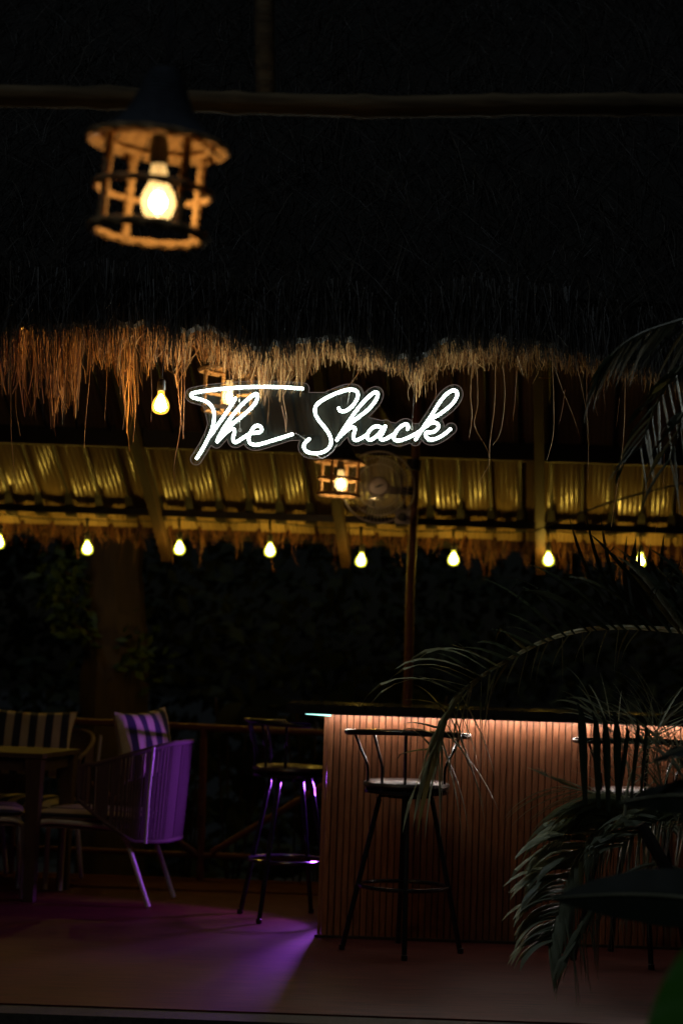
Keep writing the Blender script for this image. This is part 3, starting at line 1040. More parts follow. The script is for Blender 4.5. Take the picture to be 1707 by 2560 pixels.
def pillow(loc, rot, w, h, th, label):
    v, f = [], []
    n = 22
    for sgn in (1, -1):
        for j in range(n + 1):
            for i in range(n + 1):
                a, b = i / n * 2 - 1, j / n * 2 - 1
                e = max(0, (1 - a * a)) ** .5 * max(0, (1 - b * b)) ** .5
                pin = 1 - .10 * (1 - abs(b) ** 2) * abs(a) ** 3
                pin2 = 1 - .12 * (1 - abs(a) ** 2) * abs(b) ** 3
                wr = .006 * sin(a * 9 + b * 5) * e
                v.append((a * w / 2 * pin, sgn * th / 2 * e ** .75 + wr, b * h / 2 * pin2))
    m_ = (n + 1) ** 2
    for j in range(n):
        for i in range(n):
            a = j * (n + 1) + i
            f.append((a, a + 1, a + n + 2, a + n + 1))
            f.append((m_ + a, m_ + a + n + 1, m_ + a + n + 2, m_ + a + 1))
    o = MB().add(v, f).build('cushion', M['pillow'])
    o.location = loc
    o.rotation_euler = rot
    return tag(o, label, 'cushion', 'striped cushions on the armchairs')


pillow(W(62, 1858, 10.93), (R(-12), R(2), R(3)), .56, .40, .13, 'striped cushion on the armchair behind the table, seen flat on').rotation_euler
p2 = W(362, 1862, 10.20)
pillow(p2, (R(-10), R(-4), R(54)), .40, .38, .15, 'striped cushion lit purple, propped in the armchair beside the stools')


# ================================================================= ROPE LANTERNS
def rope_tube(mb, pts, r, closed=False, k=8, pitch_=5.0):
    n = len(pts)
    mb.tube(pts, r, k, closed=closed, mod=lambda i, j: 1 + .16 * cos(pitch_ * i + 2 * 2 * pi * j / k))
    return mb


def circ(r, z, n=72, a0=0):
    return [(r * cos(a0 + 2 * pi * k / n), r * sin(a0 + 2 * pi * k / n), z) for k in range(n)]


def make_lantern(core):
    e = empty('rope_lantern', (0, 0, 0))
    rope_tube(MB(), circ(.128, 0), .0115, True, pitch_=1.3).build('bottom_ring', M['rope'], e)
    rope_tube(MB(), circ(.131, .098), .0085, True, pitch_=1.3).build('middle_ring', M['rope'], e)
    rope_tube(MB(), circ(.118, .207), .0075, True, pitch_=1.3).build('upper_ring', M['rope'], e)
    for a in (-142, -52, 38, 122):
        a = R(a)
        pts = [(.124 * cos(a), .124 * sin(a), .205 * t / 40) for t in range(41)]
        rope_tube(MB(), pts, .0105, False, pitch_=1.6).build('rope_post', M['rope'], e)
    # hat: coiled rope cone, one ridge per turn
    prof_o, prof_i = [], []
    hat = [(.158, .205), (.150, .214), (.120, .232), (.092, .256), (.072, .286), (.058, .318), (.048, .348), (.034, .372), (.014, .384)]
    P_ = smooth_path([(a, 0, b) for a, b in hat], 6)
    for i, p in enumerate(P_):
        prof_o.append((p.x + .0025 * (i % 2), p.z))
    MB().lathe(prof_o, 48, cap=False).build('hat', M['hat'], e)
    MB().lathe([(max(.004, p.x - .008), p.z - .005) for p in P_], 40, cap=False).build('hat_inside', M['rope'], e)  # inner face of the same hat, left in the lighter rope colour
    rope_tube(MB(), circ(.158, .204), .0075, True, pitch_=1.3).build('hat_rim', M['rope'], e)
    for k in range(8):
        a = R(20 + 45 * k)
        MB().tube([(.155 * cos(a), .155 * sin(a), .199), (.118 * cos(a), .118 * sin(a), .219), (.07 * cos(a), .07 * sin(a), .270)], .0028, 5).build('hat_stay', M['black'], e)
    MB().lathe([(.010, .37), (.010, .235), (.017, .225), (.022, .20), (.022, .165), (.020, .158)], 16).build('socket', M['black'], e)
    prof = [(.0165, .160), (.0175, .150), (.0205, .140), (.0215, .126), (.0230, .114), (.0305, .101), (.0370, .086), (.0385, .068), (.0340, .048), (.0240, .032), (.012, .023), (.003, .020)]
    MB().lathe([(p.x, p.z) for p in smooth_path([(a, 0, b) for a, b in prof], 3)], 24).build('bulb_glass', M['shell_near'], e)
    MB().lathe([(.002, .094), (.012, .088), (.0185, .075), (.0175, .063), (.011, .054), (.002, .049)], 12).build('glow_core', core, e)
    MB().lathe([(.004, .158), (.0045, .110), (.003, .100)], 8).build('filament_stem', M['steel_wire'], e)
    hang = Matrix.Translation((0, 0, .235)) @ Matrix.Rotation(R(-5.2), 4, 'Y') @ Matrix.Translation((0, 0, -.235))
    for c in e.children:
        if c.name.startswith(('bulb_glass', 'glow_core', 'filament_stem', 'socket')):
            c.matrix_local = hang
    return e


GL = 'rope lanterns under the thatch'
ln = make_lantern(M['bulb_near'])
pL = W(371, 582, 4.3)
ln.location = pL
ln.rotation_euler = (R(1), R(3.9), R(0))
tag(ln, 'large near rope lantern with a dark pointed hat and glowing bulb, under the bamboo beam', 'lantern', GL)
up = Matrix.Rotation(R(3.9), 3, 'Y') @ Vector((0, 0, .384))
cd = MB().tube([pL + up * .96, pL + up * 1.3, W(408, -200, 4.34)], .004, 6).build('lantern_cord', M['black'])
tag(cd, 'thin dark cord holding the large lantern by its hat', 'cord')
l2 = copy_tree(ln); l2.location = W(845, 1237, 10.55); l2.scale = (.88,) * 3; l2.rotation_euler = (0, R(2), R(30))
tag(l2, 'small rope lantern hanging just below the letter S of the sign', 'lantern', GL)
for lo in (l2,):
    for c in lo.children:
        if c.name.startswith('glow_core'):
            c.data = c.data.copy(); c.data.materials[0] = M['bulb_lantern']
l3 = copy_tree(l2); l3.location = W(570, 1026, 8.45); l3.scale = (.86,) * 3; l3.rotation_euler = (0, R(1), R(70))
tag(l3, 'rope lantern glowing behind the word The of the sign', 'lantern', GL)
# the small far lantern has no pointed hat in view: its cord goes up to the ridge
for lo, nm in ((l2, 'thin dark cord above the lantern below the sign'), (l3, 'thin dark cord above the lantern behind the sign')):
    t_ = lo.location + Vector((0, 0, .384 * .87))
    tag(MB().tube([t_, t_ + Vector((0, 0, 3.95 - t_.z if lo is l2 else .55))], .003, 6).build('lantern_cord', M['black']), nm, 'cord')


# ================================================================= STRING BULBS
def make_bulb(scale, core, glass):
    e = empty('light_bulb', (0, 0, 0))
    k = scale
    prof = [(.0130, .056), (.0135, .048), (.0165, .038), (.026, .025), (.0325, .010), (.0345, -.004), (.0315, -.019), (.0225, -.029), (.010, -.0335), (.001, -.0345)]
    MB().lathe([(p.x * k, p.z * k) for p in smooth_path([(a, 0, b) for a, b in prof], 3)], 22).build('bulb_glass', glass, e)
    MB().lathe([(.001, .046 * k), (.008 * k, .040 * k), (.017 * k, .020 * k), (.0235 * k, .0), (.020 * k, -.013 * k), (.011 * k, -.021 * k), (.001, -.024 * k)], 12).build('glow_core', core, e)
    MB().lathe([(.0135 * k, .058 * k), (.0165 * k, .062 * k), (.0165 * k, .098 * k), (.010 * k, .104 * k), (.004 * k, .108 * k)], 14).build('socket', M['black'], e)
    return e


GBULB = 'string bulbs along the far eave'
far = [(-2, 1358), (219, 1373), (449, 1373), (675, 1378), (902, 1403), (1133, 1400), (1370, 1401), (1600, 1404)]
desc = ['string bulb cut by the left edge of the picture', 'string bulb above the tree trunk', 'string bulb in front of the tilted rafter',
        'string bulb between the tilted rafter and the small lantern', 'lowest string bulb, between the far lantern and the slim post',
        'string bulb crossed by a dark palm tip', 'string bulb by itself beside the right rafter', 'string bulb half hidden behind upright palm blades']
YS = 12.0
b0 = make_bulb(1.02, M['bulb_far'], M['shell_far'])
spots = []
for i, (px, py) in enumerate(far):
    o = b0 if i == 0 else copy_tree(b0)
    o.location = W(px, py, YS)
    o.rotation_euler = (random.uniform(-.08, .08), random.uniform(-.07, .07), random.uniform(0, 6))
    tag(o, desc[i], 'light bulb', GBULB)
    spots.append((px, py, o.location.copy()))
# cable with drops
cab = []
pts = []
tops = [W(px, py - 74 - (8 if i == 4 else 0), YS) for i, (px, py, _) in enumerate(spots)]
allp = [W(-240, 1290, YS)] + tops + [W(1830, 1330, YS)]
for a, b in zip(allp[:-1], allp[1:]):
    for k in range(8):
        t = k / 8
        p = a.lerp(b, t); p.z -= .012 * sin(pi * t)
        pts.append(p)
pts.append(allp[-1])
cbl = tag(empty('light_cable', pts[0]), 'black cable with short drops carrying the string bulbs along the far eave', 'cable')
ch(MB().tube(pts, .0038, 6).build('cable', M['black'], cbl), cbl)
for (px, py, loc), t_ in zip(spots, tops):
    ch(MB().tube([t_ + Vector((0, 0, .012)), t_ - Vector((0, 0, .03)), loc + Vector((0, 0, .105))], [.011, .008, .0032], 8).build('cable_drop', M['black'], cbl), cbl)
c2 = MB().tube(smooth_path([W(1330, 1330, 11.5), W(1430, 1290, 11.3), W(1560, 1245, 11.1), W(1760, 1195, 10.8)], 6), .006, 6).build('power_cable', M['black'])
tag(c2, 'dark cable slanting up to the right in front of the metal roof', 'cable')

bm = make_bulb(1.0, M['bulb_mid'], M['shell_mid'])
bm.location = W(402, 1014, 7.42)
tag(bm, 'round amber bulb hanging alone in the straw left of the sign', 'light bulb')
tag(MB().tube([bm.location + Vector((0, 0, .105)), bm.location + Vector((0, .05, .30))], .003, 6).build('bulb_cord', M['black']), 'cord of the amber bulb in the straw', 'cord')
b5 = copy_tree(bm)
for c in b5.children:
    if c.name.startswith('glow_core'):
        c.data = c.data.copy(); c.data.materials[0] = M['bulb_near']
b5.location = W(60, 800, 7.74)
tag(b5, 'amber bulb buried in the straw near the left edge', 'light bulb')
tag(MB().tube([b5.location + Vector((0, 0, .105)), b5.location + Vector((0, .05, .45))], .003, 6).build('bulb_cord', M['black']), 'cord of the amber bulb buried in the straw', 'cord')

# ================================================================= NEON SIGN
YN = 7.50
def A_(L): return [(460 + x / 4.9, 940 + y / 4.9) for x, y in L]
def B_(L): return [(740 + x / 6.03, 940 + y / 6.03) for x, y in L]
def C_(L): return [(920 + x / 6.03, 940 + y / 6.03) for x, y in L]
strokes = [
    A_([(1465, 155), (1200, 136), (900, 130), (600, 145), (350, 168), (150, 200), (88, 225), (112, 262), (200, 285), (290, 322), (345, 380), (370, 460), (365, 560), (340, 665), (300, 760), (240, 875), (150, 1020)]),
    A_([(640, 262), (560, 390), (470, 520), (385, 640), (325, 735)]),
    A_([(400, 815), (450, 705), (520, 590), (630, 440), (740, 320), (850, 232), (893, 222), (900, 270), (860, 350), (760, 450), (650, 540), (540, 625), (470, 700)]),
    A_([(400, 815), (500, 705), (570, 650), (610, 650), (620, 690), (603, 745), (608, 795), (640, 808), (720, 760), (800, 712), (870, 694), (930, 688), (953, 648), (918, 608), (862, 622), (812, 700), (793, 770), (815, 825), (885, 842), (1000, 815), (1170, 762), (1340, 708)]),
    B_([(637, 472), (662, 520), (715, 532), (780, 508), (860, 440), (915, 350), (932, 275), (900, 220), (815, 203), (700, 224), (540, 288), (400, 362), (315, 430), (284, 505), (298, 590), (360, 690), (450, 800), (512, 905), (528, 1005), (490, 1090), (400, 1148), (280, 1166), (172, 1145), (120, 1085), (125, 1030), (160, 980), (212, 942)]),
    B_([(605, 980), (680, 860), (780, 705), (900, 530), (1030, 375), (1150, 265), (1212, 246), (1230, 290), (1185, 390), (1080, 510), (940, 620), (820, 712), (730, 800), (665, 890)]),
    B_([(640, 930), (740, 838), (820, 778), (872, 775), (888, 812), (870, 875), (868, 940), (905, 968), (985, 935), (1070, 885)]),
    B_([(1290, 785), (1235, 757), (1165, 772), (1095, 840), (1068, 910), (1090, 955), (1145, 955), (1225, 895), (1300, 810), (1350, 745)]),
    C_([(265, 750), (220, 850), (180, 930), (212, 960), (280, 942), (370, 888), (420, 850)]),
    C_([(588, 812), (602, 758), (572, 726), (510, 748), (440, 812), (392, 890), (392, 948), (440, 972), (530, 957), (650, 905), (780, 832), (860, 760)]),
    C_([(708, 968), (770, 870), (850, 745), (955, 590), (1060, 420), (1160, 292), (1250, 226), (1318, 222), (1342, 285), (1290, 390), (1190, 490), (1080, 572), (965, 640), (880, 720)]),
    C_([(885, 760), (930, 712), (995, 700), (1045, 722), (1058, 765), (1020, 820), (950, 848), (875, 850), (868, 900), (910, 948), (980, 956), (1080, 918), (1170, 858), (1248, 792)]),
]
sc_ = W(1100, 1000, YN) - W(100, 1000, YN)
mpp = sc_.length / 1000
sign = tag(empty('neon_sign', W(808, 1040, YN)), 'white glowing neon script reading The Shack on a clear plate under the thatch', 'neon sign')
dense = []
letters = [[0, 1], [2], [3], [4], [5, 6], [7, 8], [9], [10, 11]]
for k, s_ in enumerate(strokes):
    dense.append([(p.x, p.y) for p in smooth_path([(a, b, 0) for a, b in s_], 5)])
for grp in letters:
    for k in grp:
        pts = [W(a, b, YN - .008 - .0012 * (k % 3)) for a, b in dense[k]]
        n_ = len(pts)
        rr = [.0047] * n_; rr[0] = rr[-1] = .0035
        nt_ = ch(MB().tube(pts, rr, 8).build('neon_tube', M['neon'], sign), sign)
        sv_ = MB().tube(pts, [r_ * 1.62 for r_ in rr], 8).build('halo_sleeve', M['halo_sleeve'])
        sv_.parent = nt_
        ch(MB().tube([p + Vector((0, .0085, 0)) for p in pts], [.0052] * n_, 8).build('tube_channel', M['fan_white'], sign), sign)
# plate outline = outer contour of the distance field around the strokes
OFF = 14.0
gx = np.arange(445, 1165, 1.25); gy = np.arange(935, 1190, 1.25)
GX, GY = np.meshgrid(gx, gy)
fld = np.full(GX.shape, 1e9)
def segd(ax, ay, bx, by):
    dx, dy = bx - ax, by - ay
    t = np.clip(((GX - ax) * dx + (GY - ay) * dy) / (dx * dx + dy * dy + 1e-9), 0, 1)
    return np.hypot(GX - ax - t * dx, GY - ay - t * dy)
for d in dense:
    for (a, b), (c, e) in zip(d[:-1], d[1:]):
        fld = np.minimum(fld, segd(a, b, c, e))
fld -= OFF
for poly in ([(500, 975), (700, 955), (758, 981), (840, 981), (900, 1000), (860, 1095), (740, 1101), (724, 1101), (640, 1100), (520, 1060)],
             [(905, 1040), (962, 1053), (996, 1059), (1052, 1059), (1075, 1060), (1060, 1100), (880, 1100)]):
    d = np.full(GX.shape, 1e9); ins = np.zeros(GX.shape, bool)
    for (a, b), (c, e) in zip(poly, poly[1:] + poly[:1]):
        d = np.minimum(d, segd(a, b, c, e))
        cond = ((b > GY) != (e > GY)) & (GX < (c - a) * (GY - b) / (e - b + 1e-12) + a)
        ins ^= cond
    fld = np.minimum(fld, np.where(ins, -d, d))
# marching squares
segs = {}
H_, Wd = fld.shape
def ek(i, j, h): return (i, j, h)
def ept(k):
    i, j, h = k
    if h: a, b = fld[j, i], fld[j, i + 1]; t = a / (a - b); return (gx[i] + t * 1.25, gy[j])
    a, b = fld[j, i], fld[j + 1, i]; t = a / (a - b); return (gx[i], gy[j] + t * 1.25)
for j in range(H_ - 1):
    row = fld[j] < 0; row2 = fld[j + 1] < 0
    act = np.nonzero((row[:-1] != row[1:]) | (row2[:-1] != row2[1:]) | (row[:-1] != row2[:-1]))[0]
    for i in act:
        c = [row[i], row[i + 1], row2[i + 1], row2[i]]
        es = []
        if c[0] != c[1]: es.append((i, j, 1))
        if c[1] != c[2]: es.append((i + 1, j, 0))
        if c[2] != c[3]: es.append((i, j + 1, 1))
        if c[3] != c[0]: es.append((i, j, 0))
        for a in range(0, len(es) - 1, 2):
            segs.setdefault(es[a], []).append(es[a + 1]); segs.setdefault(es[a + 1], []).append(es[a])
loops = []
seen = set()
for s_ in segs:
    if s_ in seen: continue
    loop = [s_]; seen.add(s_); cur = s_
    while True:
        nxt = [q for q in segs[cur] if q not in seen]
        if not nxt: break
        cur = nxt[0]; seen.add(cur); loop.append(cur)
    loops.append([ept(k) for k in loop])
def area(L): return abs(sum(a[0] * b[1] - b[0] * a[1] for a, b in zip(L, L[1:] + L[:1]))) / 2
out = max(loops, key=area)
for _ in range(2):
    out = [((a[0] + 2 * b[0] + c[0]) / 4, (a[1] + 2 * b[1] + c[1]) / 4) for a, b, c in zip(out[-1:] + out[:-1], out, out[1:] + out[:1])]
out = out[::2]
ring = [W(a, b, YN + .004) for a, b in out]
cu = bpy.data.curves.new('plate_curve', 'CURVE')
cu.dimensions = '2D'; cu.fill_mode = 'BOTH'; cu.extrude = .002
sp = cu.splines.new('POLY'); sp.points.add(len(ring) - 1)
for q, p in zip(sp.points, ring):
    q.co = (p.x, p.z, 0, 1)
sp.use_cyclic_u = True
tmp = bpy.data.objects.new('plate_tmp', cu)
S.collection.objects.link(tmp)
bpy.context.view_layer.update()
me = bpy.data.meshes.new_from_object(tmp.evaluated_get(bpy.context.evaluated_depsgraph_get()))
bpy.data.objects.remove(tmp)
for q in me.vertices:
    x, y, z = q.co
    q.co = (x, YN + .006 + z, y)
me.materials.clear(); me.materials.append(M['acrylic'])
o = bpy.data.objects.new('acrylic_plate', me); S.collection.objects.link(o); o.parent = sign; ch(o, sign)
ch(MB().tube(ring, .0006, 5, closed=True).build('plate_edge_glow', M['acrylic_edge'], sign), sign)
# hanging eyes and wires
for (px, py), (tx_, ty_) in (((600, 1075), (597, 880)), ((1029, 1070), (1040, 900)), ((868, 1010), (895, 880))):
    c = W(px, py, YN - .006)
    if px != 868:
        ch(MB().tube([c + Vector((.0055 * cos(a * pi / 6), 0, .0055 * sin(a * pi / 6))) for a in range(12)], .0012, 6, closed=True).build('hanging_eye', M['steel_wire'], sign), sign)
    ch(MB().tube([c, W(tx_, ty_, YN + .02)], .0009, 5).build('hanging_wire', M['steel_wire'], sign), sign)
cbp = smooth_path([W(738, 1082, YN - .003), W(757, 1094, YN - .003), W(766, 1101, YN - .003)], 4)
ch(MB().tube(cbp, .0013, 5).build('lead_wire', M['fan_white'], sign), sign)
cbp = smooth_path([W(790, 1136, YN - .003), W(806, 1146, YN - .003), W(830, 1130, YN - .003), W(842, 1112, YN - .003)], 5)
ch(MB().tube(cbp, .0013, 5).build('lead_wire', M['fan_white'], sign), sign)

# ================================================================= WALL FAN
fc = W(946, 1218, 10.86)
fan = tag(empty('wall_fan', fc), 'pale wall fan with a see-through cage mounted on the slim post', 'fan')
RX = Matrix.Rotation(R(90), 3, 'X')
mb = MB()
RF = .205
for k in range(56):
    a = 2 * pi * k / 56
    mb.tube([(.05 * cos(a), -.055, .05 * sin(a)), (.13 * cos(a), -.058, .13 * sin(a)), (.19 * cos(a), -.035, .19 * sin(a)), (RF * cos(a), 0, RF * sin(a))], .0013, 4, caps=False)
tag(mb.build('cage_wire', M['fan_white'], fan), kind='stuff')
for r_, y_ in ((RF, 0), (.125, -.06), (.165, -.05)):
    MB().tube([(r_ * cos(2 * pi * k / 48), y_, r_ * sin(2 * pi * k / 48)) for k in range(48)], .006 if r_ == RF else .002, 6, closed=True).build('cage_ring', M['fan_white'], fan)
MB().lathe([(.05, .055), (.052, .06), (.048, .066), (.001, .07)], 24, rot=RX).build('hub_badge', M['fan_white'], fan)
MB().tube([(-.022, -.072, -.008), (-.004, -.073, -.002), (.004, -.073, .003), (.024, -.072, .009)], [.002, .005, .005, .002], 6).build('badge_mark', M['black'], fan)
MB().lathe([(.03, -.02), (.06, -.03), (.07, -.10), (.04, -.14)], 20, rot=RX).build('motor', M['fan_white'], fan)
for k in range(3):
    a0 = R(40 + 120 * k)
    v, f = [], []
    for i in range(8):
        r_ = .035 + .145 * i / 7
        wd_ = R(28 + 22 * sin(pi * i / 7))
        for j, t in enumerate((-1, 0, 1)):
            a = a0 + t * wd_ + .25 * i / 7
            v.append((r_ * cos(a), -.02 - .018 * t, r_ * sin(a)))
    for i in range(7):
        for j in range(2):
            q = i * 3 + j
            f.append((q, q + 1, q + 4, q + 3))
    MB().add(v, f).build('blade', M['fan_blade'], fan)
MB().box((.10, -.01, -.205), (.185, .06, -.12)).build('control_box', M['fan_white'], fan, smooth=False)
MB().lathe([(.02, .012), (.024, .016), (.022, .03), (.001, .032)], 18, rot=RX, at=(.138, -.002, -.165)).build('control_knob', M['black'], fan)
MB().box((.02, .10, -.03), (.20, .15, .02)).build('wall_bracket', M['dark_steel'], fan, smooth=False)


# ================================================================= PALMS AND BROAD LEAVES (right foreground)
def frond(plant, rach, n, lenf, sides, droop=.5, width=.022, r0=.008, t0=.05, mt='palm', jitter=.12, fwd=.3, segs=7, tuck=0.0, off=(0, 0, 0)):
    """rach: list of world points base->tip. sides: list of vectors giving the directions in which leaflets leave. Builds frond > leaflets"""
    rp = smooth_path(rach, 8)
    fr = MB().tube([p for p in rp], [r0 * (1 - .75 * i / len(rp)) for i in range(len(rp))], 7).build('frond', M['rachis'], plant)
    ch(fr, plant)
    L = [0]
    for i in range(1, len(rp)):
        L.append(L[-1] + (rp[i] - rp[i - 1]).length)
    for sd in sides:
        sd = Vector(sd).normalized()
        for k in range(n):
            t = t0 + (1 - t0) * (k + random.uniform(-.25, .25)) / (n - 1)
            t = min(.995, max(0, t))
            s_ = t * L[-1]
            i = min(len(rp) - 2, max(0, int(np.searchsorted(L, s_)) - 1))
            p = rp[i].lerp(rp[i + 1], (s_ - L[i]) / max(1e-6, L[i + 1] - L[i]))
            T = (rp[i + 1] - rp[i]).normalized()
            d = (sd + T * fwd * (1 + t) + Vector([random.gauss(0, jitter) for _ in range(3)])).normalized()
            ln_ = lenf(t) * random.uniform(.85, 1.12)
            if ln_ < .02: continue
            dr = droop * random.uniform(.6, 1.5)
            pos = p + Vector(off)
            v, f = [], []
            w0_ = width * random.uniform(.8, 1.15)
            bend_at = random.uniform(.55, .85) if random.random() < tuck else 9
            for q in range(segs + 1):
                u = q / segs
                wq = w0_ * (min(1, .45 + u * 3) * (1 - u ** 2.2) + .02)
                sv = d.cross(T)
                if sv.length < .1: sv = d.cross(Vector((0, 1, 0)))
                sv.normalize()
                nrm = sv.cross(d).normalized()
                v += [pos + sv * wq * .5 + nrm * wq * .16, pos, pos - sv * wq * .5 + nrm * wq * .16]
                step = ln_ / segs
                pos = pos + d * step
                g = dr * (u + .15) * .42
                if u >= bend_at:
                    g = 1.5
                d = (d + Vector((0, 0, -1)) * g).normalized()
            for q in range(segs):
                b = q * 3
                f += [(b, b + 1, b + 4, b + 3), (b + 1, b + 2, b + 5, b + 4)]
            mtl = M['palm_dry'] if random.random() < .08 else M[mt]
            o = MB().add(v, f).build('leaflet', mtl)
            o.parent = fr


# --- arching coconut-type palm (frond sweeping over the bar)
pm = tag(empty('palm_plant', (2.45, 7.0, -.3)), 'palm with one long frond arching left over the bar stools', 'palm')
ch(MB().tube([(2.45, 7.0, -.3), (2.46, 7.0, .4), (2.44, 7.0, 1.1)], [.07, .06, .04], 12).build('trunk', M['trunk'], pm), pm)
YPm = 8.0
ARC = [(1800, 1600, 7.35), (1700, 1578, 7.5), (1560, 1568, 7.65), (1450, 1576, 7.75), (1350, 1606, 7.85), (1250, 1660, 7.95), (1180, 1706, 8.0), (1130, 1752, 8.02), (1104, 1830, 8.0), (1096, 1890, 8.0)]
arc = [W(*a) for a in ARC]
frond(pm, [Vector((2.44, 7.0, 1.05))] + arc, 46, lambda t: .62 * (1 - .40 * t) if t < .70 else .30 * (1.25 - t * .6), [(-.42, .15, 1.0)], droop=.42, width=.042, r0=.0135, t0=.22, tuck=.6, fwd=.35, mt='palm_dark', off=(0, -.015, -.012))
frond(pm, [p + Vector((0, -.012, -.008)) for p in arc], 24, lambda t: .13 + .10 * t if t < .8 else .38, [(-.2, -.5, -.8)], droop=.9, width=.012, r0=.004, t0=.25, jitter=.25)
frond(pm, [W(1150, 1732, YPm - .04), W(1112, 1790, YPm - .04), W(1098, 1850, YPm - .04)], 8, lambda t: random.uniform(.34, .50), [(-.25, 0, -.7), (.35, 0, -.5)], droop=.9, width=.028, r0=.005, t0=.0, fwd=.1)
frond(pm, [W(1245, 1665, YPm - .04), W(1190, 1700, YPm - .04), W(1150, 1735, YPm - .04)], 6, lambda t: random.uniform(.34, .52), [(.0, -.2, -.6), (-.5, -.1, .3)], droop=1.1, width=.024, r0=.004, t0=.0, fwd=.1)

# --- upper right palm, dark against the roof
pu = tag(empty('palm_plant', (2.0, 6.2, -.3)), 'tall palm hanging dark fronds down from the upper right corner', 'palm')
ch(MB().tube([(2.0, 6.2, -.3), (2.02, 6.2, 1.4), (1.95, 6.2, 3.0)], [.08, .07, .05], 12).build('trunk', M['trunk'], pu), pu)
YU = 6.1
frond(pu, [Vector((1.95, 6.2, 3.0)), W(1790, 770, YU), W(1700, 800, YU), W(1610, 830, YU), W(1545, 870, YU), W(1500, 925, YU)],
      30, lambda t: .40 * (1.05 - .6 * t), [(-.3, -.1, -.8), (-.1, .6, -.6)], droop=.5, width=.022, mt='palm_dark', t0=.35)
frond(pu, [Vector((1.95, 6.2, 3.0)), W(1780, 860, YU + .1), W(1700, 920, YU + .1), W(1640, 1010, YU + .1), W(1600, 1120, YU + .1)],
      24, lambda t: .34 * (1.05 - .5 * t), [(-.7, -.1, -.5), (.5, .1, -.8)], droop=.6, width=.022, mt='palm_dark', t0=.35)
frond(pu, [Vector((1.95, 6.2, 3.0)), W(1760, 980, YU), W(1700, 1060, YU), W(1672, 1150, YU)],
      16, lambda t: .30 * (1.05 - .4 * t), [(-.7, -.1, -.6), (.5, .1, -.8)], droop=.6, width=.02, mt='palm_dark', t0=.4)

# --- lower palm: grey-green drooping fronds in front of the bar
plw = tag(empty('palm_plant', (1.80, 6.95, -.3)), 'low palm with drooping grey-green fronds in front of the right half of the bar', 'palm')
YL = 7.2
for k in range(4):
    ch(MB().tube([(1.80 + .05 * k, 6.95, -.3), (1.77 + .05 * k, 6.95 - .03 * k, .3), W(1740 + 20 * k, 2130, YL)], [.03, .022, .012], 8).build('stem', M['trunk'], plw), plw)
LOW = [(1740, 2130), (1650, 2050), (1570, 2028), (1510, 2055), (1465, 2110), (1430, 2180), (1405, 2260), (1385, 2350)]
low = [W(a, b, YL - .01 * i) for i, (a, b) in enumerate(LOW)]
frond(plw, low, 66, lambda t: .46 * (1.05 - .58 * t), [(-1.0, -.55, .30)], droop=.95, width=.048, t0=.2, jitter=.09, fwd=.15)
frond(plw, [p + Vector((0, -.01, 0)) for p in low], 40, lambda t: .30 * (1.05 - .3 * t), [(.15, -.55, -.75)], droop=.6, width=.055, r0=.004, t0=.2, jitter=.08, fwd=.35)
frond(plw, [W(1780, 2130, YL + .2), W(1660, 2010, YL + .2), W(1580, 1995, YL + .2), W(1500, 1985, YL + .2), W(1400, 1965, YL + .2)],
      22, lambda t: .42 * (1.05 - .4 * t), [(-1, -.1, -.35)], droop=.45, width=.020, t0=.2, jitter=.05, fwd=.1)
frond(plw, [W(1780, 2150, YL + .3), W(1640, 2030, YL + .3), W(1560, 2005, YL + .3), W(1480, 1985, YL + .3), W(1395, 1955, YL + .3)],
      22, lambda t: .17 * (1.1 - .3 * t), [(-.85, 0, .5)], droop=.1, width=.011, t0=.2, jitter=.06, fwd=.2)
frond(plw, [W(1900, 2110, YL - .1), W(1800, 2060, YL - .1), W(1700, 2046, YL - .1), W(1620, 2060, YL - .12), W(1560, 2110, YL - .14)],
      26, lambda t: .30 * (1.05 - .35 * t), [(.2, -.5, -.7), (-.8, -.3, .35)], droop=.8, width=.046, t0=.15, jitter=.1, fwd=.3)
frond(plw, [W(1760, 2200, YL - .2), W(1640, 2160, YL - .2), W(1540, 2200, YL - .2), W(1470, 2290, YL - .2), W(1430, 2370, YL - .2)],
      26, lambda t: .30 * (1.05 - .4 * t), [(-.4, 0, -.8), (.4, -.2, -.8)], droop=.6, width=.026, t0=.2)

# --- upright young palm in front of the third stool
py = tag(empty('palm_plant', (1.42, 6.6, -.3)), 'young palm with upright broad blades in front of the half hidden stool', 'palm')
YY = 6.6
ch(MB().tube([(1.42, 6.6, -.3), (1.40, 6.6, .2), W(1600, 2060, YY)], [.035, .028, .02], 8).build('stem', M['trunk'], py), py)
ups = [(1452, 1752, 1462, 2010, .030), (1488, 1772, 1495, 2020, .026), (1512, 1775, 1520, 2030, .028), (1540, 1772, 1545, 2020, .030), (1572, 1800, 1545, 2010, .018), (1598, 1790, 1575, 2010, .016), (1618, 1795, 1600, 2000, .014),
       (1700, 1400, 1680, 1580, .022), (1660, 1330, 1668, 1560, .020), (1588, 1345, 1604, 1560, .040), (1600, 1360, 1618, 1560, .03), (1566, 1340, 1580, 1560, .020), (1625, 1360, 1640, 1560, .026), (1420, 1288, 1530, 1560, .020), (1462, 1282, 1556, 1560, .020), (1500, 1285, 1570, 1560, .018)]
